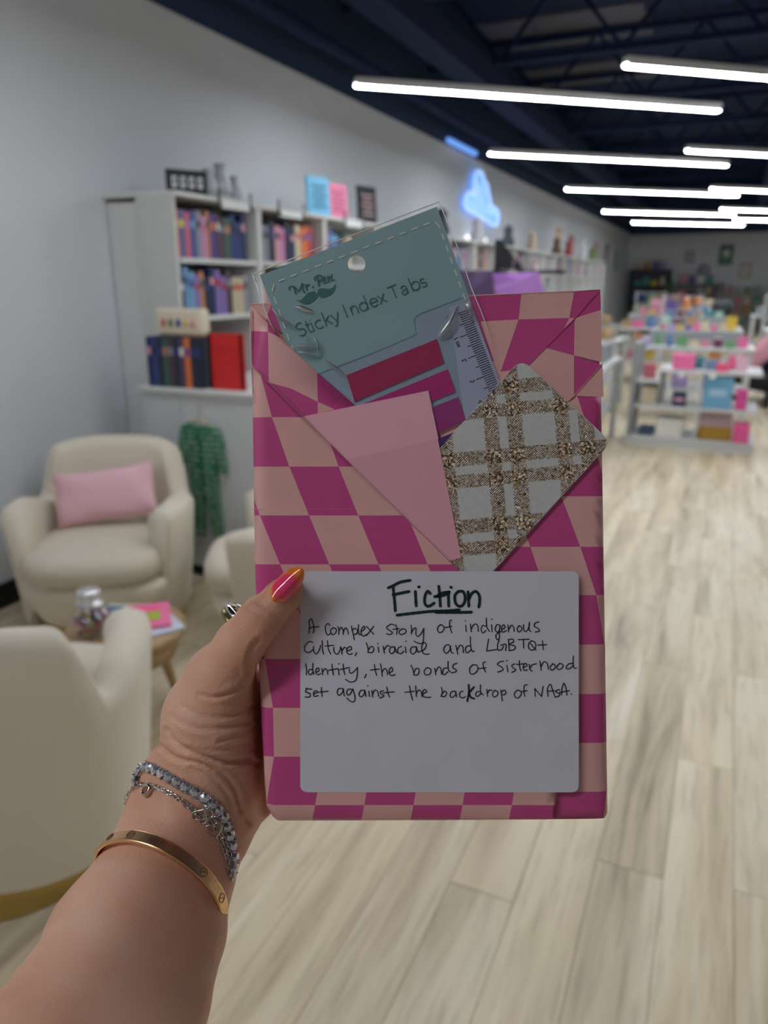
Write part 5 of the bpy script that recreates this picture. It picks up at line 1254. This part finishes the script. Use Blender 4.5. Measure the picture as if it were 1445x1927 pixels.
# laplacian smoothing
E_ = np.concatenate([quads[:, [0, 1]], quads[:, [1, 2]], quads[:, [2, 3]], quads[:, [3, 0]]])
for it in range(4):
    s_ = np.zeros_like(V); n_ = np.zeros(len(V))
    for k in range(3): s_[:, k] = np.bincount(E_[:, 0], V[E_[:, 1], k], len(V)) + np.bincount(E_[:, 1], V[E_[:, 0], k], len(V))
    n_ = np.bincount(E_[:, 0], minlength=len(V)) + np.bincount(E_[:, 1], minlength=len(V))
    V = V + (s_ / n_[:, None] - V) * .6
# skin folds: grooves pressed along lines on the camera side of the wrist and thumb
fn_ = np.cross(V[quads[:, 1]] - V[quads[:, 0]], V[quads[:, 2]] - V[quads[:, 0]]); vn = np.zeros_like(V)
for k in range(4): np.add.at(vn, quads[:, k], fn_)
vn /= np.linalg.norm(vn, axis=1)[:, None] + 1e-12
vpx = np.stack([V[:, 0] / V[:, 2] * F + W / 2, H / 2 - V[:, 1] / V[:, 2] * F], 1)
f3 = lambda L: [(150 + x / 2.676, 1030 + y / 2.676) for x, y in L]
FOLD = [(f3([(600, 742), (680, 756), (780, 722), (840, 660), (855, 610)]), 3.6, .0007), (f3([(440, 920), (500, 1000), (600, 1042), (740, 1082), (860, 1060)]), 4, .0011), (f3([(385, 985), (480, 1060), (620, 1090), (740, 1165), (790, 1240), (810, 1330)]), 4, .0010),
        (f3([(460, 850), (560, 905), (700, 915), (850, 880)]), 4, .0005), (f3([(520, 800), (620, 850), (760, 850), (870, 800)]), 4, .0005), (f3([(440, 960), (560, 1010), (700, 1020), (860, 985)]), 3, .0004), (f3([(560, 1110), (660, 1160), (730, 1230), (770, 1310)]), 3.5, .0006),
        (f3([(820, 1320), (850, 1385)]), 5, .0010), (f3([(700, 980), (820, 940), (880, 900)]), 3, .0004), (f3([(740, 1090), (830, 1080), (900, 1090)]), 4, .0006),
        (f3([(830, 275), (850, 310), (905, 330), (930, 345)]), 3, .0004), (f3([(880, 262), (930, 300), (950, 310)]), 2.5, .0004), (f3([(900, 460), (870, 500), (850, 560), (850, 640)]), 4, .0008)]
disp = np.zeros(len(V)); front = vn[:, 2] < .1
for L, w_, dp in FOLD:
    Q = np.array([(p.x, p.y) for p in crom([(*p, 0) for p in L], 5)])
    best = np.full(len(V), 1e9)
    for a, b in zip(Q, Q[1:]):
        ba = b - a; h_ = np.clip(((vpx - a) @ ba) / (ba @ ba + 1e-9), 0, 1); best = np.minimum(best, np.linalg.norm(vpx - a - h_[:, None] * ba, axis=1))
    dp = dp * 1.35
    disp += np.where(front, -dp * np.exp(-(best / w_) ** 2) + dp * .45 * np.exp(-((best - 2.4 * w_) / (1.3 * w_)) ** 2), 0)
V = V + vn * disp[:, None]
Vw = np.array(EYE)[None] + V[:, :1] * np.array(RIGHT)[None] + V[:, 1:2] * np.array(UP)[None] + V[:, 2:] * np.array(FWD)[None]
nb = NB('skin', .48)
tc = nb.n('ShaderNodeTexCoord')
n1 = nb.n('ShaderNodeTexNoise'); n1.inputs['Scale'].default_value = 22; n1.inputs['Detail'].default_value = 5; nb.l(tc.outputs['Object'], n1.inputs['Vector'])
nb.l(nb.ramp(n1.outputs['Fac'], [(.28, (.66, .315, .205)), (.5, (.76, .41, .275)), (.72, (.82, .49, .345))]), nb.b.inputs['Base Color'])
n2 = nb.n('ShaderNodeTexNoise'); n2.inputs['Scale'].default_value = 520; n2.inputs['Detail'].default_value = 3; nb.l(tc.outputs['Object'], n2.inputs['Vector'])
v2 = nb.n('ShaderNodeTexVoronoi'); v2.inputs['Scale'].default_value = 900; nb.l(tc.outputs['Object'], v2.inputs['Vector'])
b1 = nb.n('ShaderNodeBump'); b1.inputs['Strength'].default_value = .45; b1.inputs['Distance'].default_value = .0006; nb.l(n2.outputs['Fac'], b1.inputs['Height'])
b2 = nb.n('ShaderNodeBump'); b2.inputs['Strength'].default_value = .3; b2.inputs['Distance'].default_value = .0005; nb.l(v2.outputs['Distance'], b2.inputs['Height']); nb.l(b1.outputs['Normal'], b2.inputs['Normal']); nb.l(b2.outputs['Normal'], nb.b.inputs['Normal'])
nb.b.inputs['Subsurface Weight'].default_value = .12; nb.b.inputs['Subsurface Radius'].default_value = (.004, .0015, .0008); nb.b.inputs['Subsurface Scale'].default_value = 1
quads = quads[:, ::-1]     # the camera frame is left-handed
P0 = Vector(PW3(-60, 2300, .24))
person = mesh('person', [Vector(v) - P0 for v in Vw.tolist()], [tuple(q) for q in quads.tolist()], nb.m, smooth=True)
person.location = P0; WORIG[person.name] = P0
tag(person, "bare left forearm and hand with an orange-pink thumb nail holding up the wrapped parcel", 'person')
bvh = BVHTree.FromPolygons([Vector(v) for v in Vw.tolist()], quads.tolist())
def hit(px, py, lift=0., back=False):
    r = (RIGHT * ((px - W / 2) / F) + UP * ((H / 2 - py) / F) + FWD).normalized()
    if back: h_ = bvh.ray_cast(EYE + r * .6, -r)
    else: h_ = bvh.ray_cast(EYE, r)
    if h_[0] is None: return None
    return h_[0] + h_[1] * lift
# thumb nail
nb = NB('nail_polish', .12)
nb.b.inputs['Coat Weight'].default_value = 1.; nb.b.inputs['Coat Roughness'].default_value = .03
uvn = nb.n('ShaderNodeUVMap'); uvn.uv_map = 'UVMap'; s_ = nb.n('ShaderNodeSeparateXYZ'); nb.l(uvn.outputs[0], s_.inputs[0])
e1 = nb.math('ABSOLUTE', nb.math('SUBTRACT', s_.outputs[0], .42)); e2 = nb.math('ABSOLUTE', nb.math('SUBTRACT', s_.outputs[1], .5))
rad2 = nb.math('ADD', nb.math('POWER', nb.math('MULTIPLY', e1, 2.3), 2.), nb.math('POWER', nb.math('MULTIPLY', e2, 1.6), 2.))
nb.l(nb.ramp(rad2, [(.15, (1., .05, .20)), (.5, (1., .07, .12)), (.85, (1., .24, .01))]), nb.b.inputs['Base Color'])
tipn, basen = Vector((569, 1071)), Vector((513, 1129)); dn_ = (tipn - basen); Ln = dn_.length; tn_ = dn_ / Ln; nn_ = Vector((-tn_.y, tn_.x))
vs = []; fs = []; uvv = []; NU, NV = 22, 12
for i in range(NU + 1):
    s = i / NU; wd = 21 * (min(1, (s / .22)) ** .5 if s < .22 else 1 - .18 * (s - .22) if s < .55 else (1 - .0594) * max(0, 1 - ((s - .55) / .45) ** 2.0) ** .62)
    for j in range(NV + 1):
        v = j / NV * 2 - 1; p = basen + tn_ * Ln * s + nn_ * wd * v
        dd = .3402 + .0040 * v * v * (wd / 19.5) + .0034 * s
        vs.append(PW3(p.x, p.y, dd)); uvv.append((s, j / NV))
for i in range(NU):
    for j in range(NV): a = i * (NV + 1) + j; fs.append((a, a + 1, a + NV + 2, a + NV + 1))
nail = mesh('thumb_nail', vs, fs, nb.m, None, smooth=True, uv=uvv)
nail.parent = person; nail.matrix_parent_inverse = Matrix.Translation(-P0)
nail['label'] = 'glossy pink nail with orange edge'
md = nail.modifiers.new('thickness', 'SOLIDIFY'); md.thickness = .0008; md.offset = 0

# ---------------------------------------------------------------- jewellery
gold = mat('gold', (.93, .60, .32), .28, 1.); silver = mat('silver', (.78, .77, .76), .14, 1.)
dia = mat('crystal', (.78, .79, .85), .1, .75, coat=1.)
a1 = np.array(cf(372, 1570, .372)); a0 = np.array(cf(230, 1785, .318))
axv = Vector(a1 - a0).normalized()
cenB = cf(301, 1669, .3455)
lat = Vector(cf(418, 1716, .3455) - cf(186, 1612, .3455)); lat = (lat - axv * lat.dot(axv)).normalized()
dep = axv.cross(lat).normalized()
if dep.z > 0: dep = -dep      # toward the camera
BA, BB = .0325, .0288
bt = thing('gold_bangle', 'oval gold bangle with engraved screw marks around the forearm', 'bracelet', tuple(cw(cenB)))
vs = []; fs = []; NB_ = 96; prof = [(-.0032, .0), (-.0032, .0013), (-.0027, .0017), (.0027, .0017), (.0032, .0013), (.0032, .0)]
for i in range(NB_):
    a = 2 * PI * i / NB_
    for (z, r) in prof:
        p = cenB + lat * (BA + r) * math.cos(a) + dep * (BB + r) * math.sin(a) + axv * z; vs.append(cw(p))
for i in range(NB_):
    for k in range(6): fs.append((i * 6 + k, i * 6 + (k + 1) % 6, ((i + 1) % NB_) * 6 + (k + 1) % 6, ((i + 1) % NB_) * 6 + k))
o = mesh('band', vs, fs, gold, bt, smooth=False, world_co=True)
bm = bmesh.new(); bm.from_mesh(o.data); bmesh.ops.recalc_face_normals(bm, faces=bm.faces); bm.to_mesh(o.data); bm.free()
md = o.modifiers.new('bevel', 'BEVEL'); md.width = .0003; md.segments = 2
eng = mat('gold_engraving', (.22, .10, .05), .5, .6)
for k, deg in enumerate((8, 34, 62, 128, 152)):
    a = math.radians(deg); c = cenB + lat * (BA + .0018) * math.cos(a) + dep * (BB + .0018) * math.sin(a)
    tn = (-lat * BA * math.sin(a) + dep * BB * math.cos(a)).normalized()
    ringp = [cw(c + (tn * math.cos(q * PI / 8) + axv * math.sin(q * PI / 8)) * .0019) for q in range(16)]
    v1, f1 = tube(None, ringp, .00014, None, None, 5, True); v2, f2 = tube(None, [cw(c + tn * .0012 - axv * .0009), cw(c - tn * .0012 + axv * .0009)], .00016, None, None, 5)
    mesh('screw_mark', v1 + v2, f1 + [tuple(i + len(v1) for i in f) for f in f2], eng, bt, smooth=True, world_co=True)
a = math.radians(100)
for q in range(7):
    a = math.radians(91 + q * 3.2); c = cenB + lat * (BA + .0018) * math.cos(a) + dep * (BB + .0018) * math.sin(a); tn = (-lat * BA * math.sin(a) + dep * BB * math.cos(a)).normalized()
    tube('engraved_mark', [cw(c - axv * .0010), cw(c + tn * .0004 + axv * .0002), cw(c - tn * .0003 + axv * .0011)], .00012, eng, bt, 5, world_co=True)

def path_on_skin(front_px, lift, n=60, backfrac=(.0, 1.), back=True):
    """closed loop: smooth pixel path in front, straight return behind the arm"""
    Q = crom([(*p, 0) for p in front_px], 10); pts = []
    for q in Q:
        h_ = hit(q.x, q.y, lift)
        if h_ is not None and (h_ - EYE).length < .45: pts.append(h_)
    if back:
        a, b = Q[-1], Q[0]
        for k in range(1, 24):
            q = a.lerp(b, k / 24); h_ = hit(q.x, q.y, lift, True)
            if h_ is not None and (h_ - EYE).length < .5: pts.append(h_)
    # resample evenly, smooth
    def resample(P, n):
        d = [0]
        for i in range(len(P)): d.append(d[-1] + (P[(i + 1) % len(P)] - P[i]).length)
        R = []; i = 0; tot = d[-1] if back else d[-2]
        for k in range(n):
            s = tot * k / (n if back else n - 1)
            while i < len(P) - 1 and d[i + 1] < s: i += 1
            seg = d[i + 1] - d[i]; u = (s - d[i]) / seg if seg > 0 else 0; R.append(P[i].lerp(P[(i + 1) % len(P)], min(1, u)))
        return R, tot
    R, tot = resample(pts, 120)
    for _ in range(2): R = [(R[i - 1] + R[i] * 2 + R[(i + 1) % 120]) / 4 if (back or 0 < i < 119) else R[i] for i in range(120)]
    return resample(R, n)
f7 = lambda L: [(170 + x / 4.817, 1400 + y / 4.817) for x, y in L]
# tennis bracelet
pts_, tot = path_on_skin(f7([(425, 350), (425, 300), (455, 250), (510, 212), (600, 232), (700, 285), (800, 345), (900, 400), (1000, 458), (1080, 520), (1150, 585), (1200, 650), (1225, 720), (1250, 820), (1275, 930), (1290, 1030), (1285, 1110), (1265, 1190)]), .0014, 42)
tb = thing('tennis_bracelet', 'silver tennis bracelet set with square-mounted clear stones at the wrist crease', 'bracelet', tuple(pts_[0]))
cen_t = sum(pts_, Vector()) / len(pts_)
gem_v = []; stn = tot / 42
def gem_mesh():
    bm = bmesh.new()
    bmesh.ops.create_cone(bm, cap_ends=True, segments=8, radius1=.52, radius2=.25, depth=.22, matrix=Matrix.Translation((0, 0, .21)))
    bmesh.ops.create_cone(bm, cap_ends=False, segments=8, radius1=.12, radius2=.5, depth=.34, matrix=Matrix.Translation((0, 0, -.07)))
    me = bpy.data.meshes.new('stone'); bm.to_mesh(me); bm.free(); me.materials.append(dia); return me
def mount_mesh():
    bm = bmesh.new()
    for a in (-1, 1):
        for b in (-1, 1): bbox(bm, (a * .42, b * .42, .05), (.13, .13, .5), .04, 1)
        bbox(bm, (a * .46, 0, -.1), (.08, .86, .2)); bbox(bm, (0, a * .46, -.1), (.86, .08, .2))
    bbox(bm, (.5, 0, -.12), (.3, .3, .12))
    me = bpy.data.meshes.new('stone_mount'); bm.to_mesh(me); bm.free(); me.materials.append(silver); return me
gm_, mm_ = gem_mesh(), mount_mesh()
for i, p in enumerate(pts_):
    t_ = (pts_[(i + 1) % 42] - pts_[i - 1]).normalized(); nr = bvh.find_nearest(p)[1]; nr = (nr - t_ * nr.dot(t_)).normalized(); bi = nr.cross(t_)
    Mx = Matrix((t_, bi, nr)).transposed().to_4x4(); Mx = Matrix.Translation(p - Vector(tb.location)) @ Mx @ Matrix.Scale(stn * .98, 4)
    o = bpy.data.objects.new('stone_mount', mm_); COL.objects.link(o); o.parent = tb; o.matrix_local = Mx
    g_ = bpy.data.objects.new('stone', gm_); COL.objects.link(g_); g_.parent = o
# link chain bracelets
def link_mesh(m):
    P = [Vector((.62 * math.cos(a * PI / 6), .36 * math.sin(a * PI / 6), 0)) for a in range(12)]
    v, f = tube(None, P, .11, None, None, 5, True)
    me = bpy.data.meshes.new('chain_link'); me.from_pydata([tuple(x) for x in v], [], f); me.materials.append(m); me.polygons.foreach_set('use_smooth', [True] * len(f)); return me
lk = link_mesh(silver)
def chainb(label, front, n, s, back=True, lift=.0008):
    pts, tot = path_on_skin(front, lift, n, back=back)
    t = thing('chain_bracelet', label, 'bracelet', tuple(pts[0]))
    for i, p in enumerate(pts):
        a = pts[(i + 1) % n] if (back or i < n - 1) else p; b = pts[i - 1] if (back or i) else p
        t_ = (a - b).normalized(); nr = bvh.find_nearest(p)[1]; nr = (nr - t_ * nr.dot(t_)).normalized(); bi = nr.cross(t_)
        if i % 2: nr, bi = bi, -nr
        Mx = Matrix((t_, bi, nr)).transposed().to_4x4(); ll = tot / n * .98 * s
        o = bpy.data.objects.new('chain_link', lk); COL.objects.link(o); o.parent = t; o.matrix_local = Matrix.Translation(p - Vector(t.location)) @ Mx @ Matrix.Scale(ll, 4)
    return t
cb = chainb('fine silver link bracelet with a round clasp and two open heart charms', f7([(325, 540), (345, 470), (385, 410), (450, 375), (530, 368), (620, 395), (720, 440), (800, 490), (860, 545), (940, 625), (1010, 670), (1100, 720), (1150, 830), (1190, 930), (1230, 1050), (1255, 1200)]), 84, 1.1)
chainb('second thin silver chain lying doubled beside the clear-stone bracelet', f7([(470, 368), (640, 400), (750, 455), (840, 500), (960, 590), (1080, 640), (1150, 740), (1195, 870), (1230, 960), (1265, 1080), (1262, 1230)]), 84, 1.05, True, .0014)
# clasp
h_ = hit(170 + 530 / 4.817, 1400 + 420 / 4.817, .0018); nr = bvh.find_nearest(h_)[1]
tx = nr.orthogonal().normalized(); ty = nr.cross(tx)
v1, f1 = tube(None, [h_ + (tx * math.cos(q * PI / 8) * .0026 + ty * math.sin(q * PI / 8) * .0021) for q in range(16)], .0009, None, None, 8, True)
mesh('clasp', v1, f1, mat('rose_silver', (.80, .68, .58), .12, 1.), cb, smooth=True, world_co=True)
# heart charms
def heart(px, py, s, ang):
    h_ = hit(px, py, .0022)
    if h_ is None: return
    P = []
    for q in range(28):
        a = q / 28 * 2 * PI; x = 16 * math.sin(a) ** 3; y = 13 * math.cos(a) - 5 * math.cos(2 * a) - 2 * math.cos(3 * a) - math.cos(4 * a)
        x, y = x * s / 17, y * s / 17; P.append(h_ + RIGHT * (x * math.cos(ang) - y * math.sin(ang)) + UP * (x * math.sin(ang) + y * math.cos(ang)))
    v, f = tube(None, P, .0005, None, None, 6, True); mesh('heart_charm', v, f, silver, cb, smooth=True, world_co=True)
    v, f = tube(None, [P[14], P[14] - RIGHT * (-math.sin(ang)) * s * .6 - UP * math.cos(ang) * s * .6], .0003, None, None, 6); mesh('charm_tail', v, f, silver, cb, smooth=True, world_co=True)
heart(170 + 985 / 4.817, 1400 + 645 / 4.817, .0040, 2.6); heart(170 + 1100 / 4.817, 1400 + 775 / 4.817, .0042, .25)
heart(170 + 1060 / 4.817, 1400 + 620 / 4.817, .0028, 1.2)
# ring on the finger behind the parcel
rc_ = cf(463, 1172, .4030); fa_ = Vector(cf(500, 1160, .404) - cf(455, 1215, .404)).normalized()
r1 = fa_.orthogonal().normalized(); r2 = fa_.cross(r1)
rg = thing('finger_ring', 'silver and gold ring on the finger behind the parcel edge above the thumb', 'ring', tuple(cw(rc_)))
for nm, off_, m_ in (('silver_band', .0016, silver), ('gold_band', -.0022, mat('old_gold', (.42, .36, .14), .3, 1.))):
    v, f = tube(None, [cw(rc_ + fa_ * off_ + (r1 * math.cos(q * PI / 16) + r2 * math.sin(q * PI / 16)) * .0132) for q in range(32)], .0019, None, None, 8, True)
    mesh(nm, v, f, m_, rg, smooth=True, world_co=True)
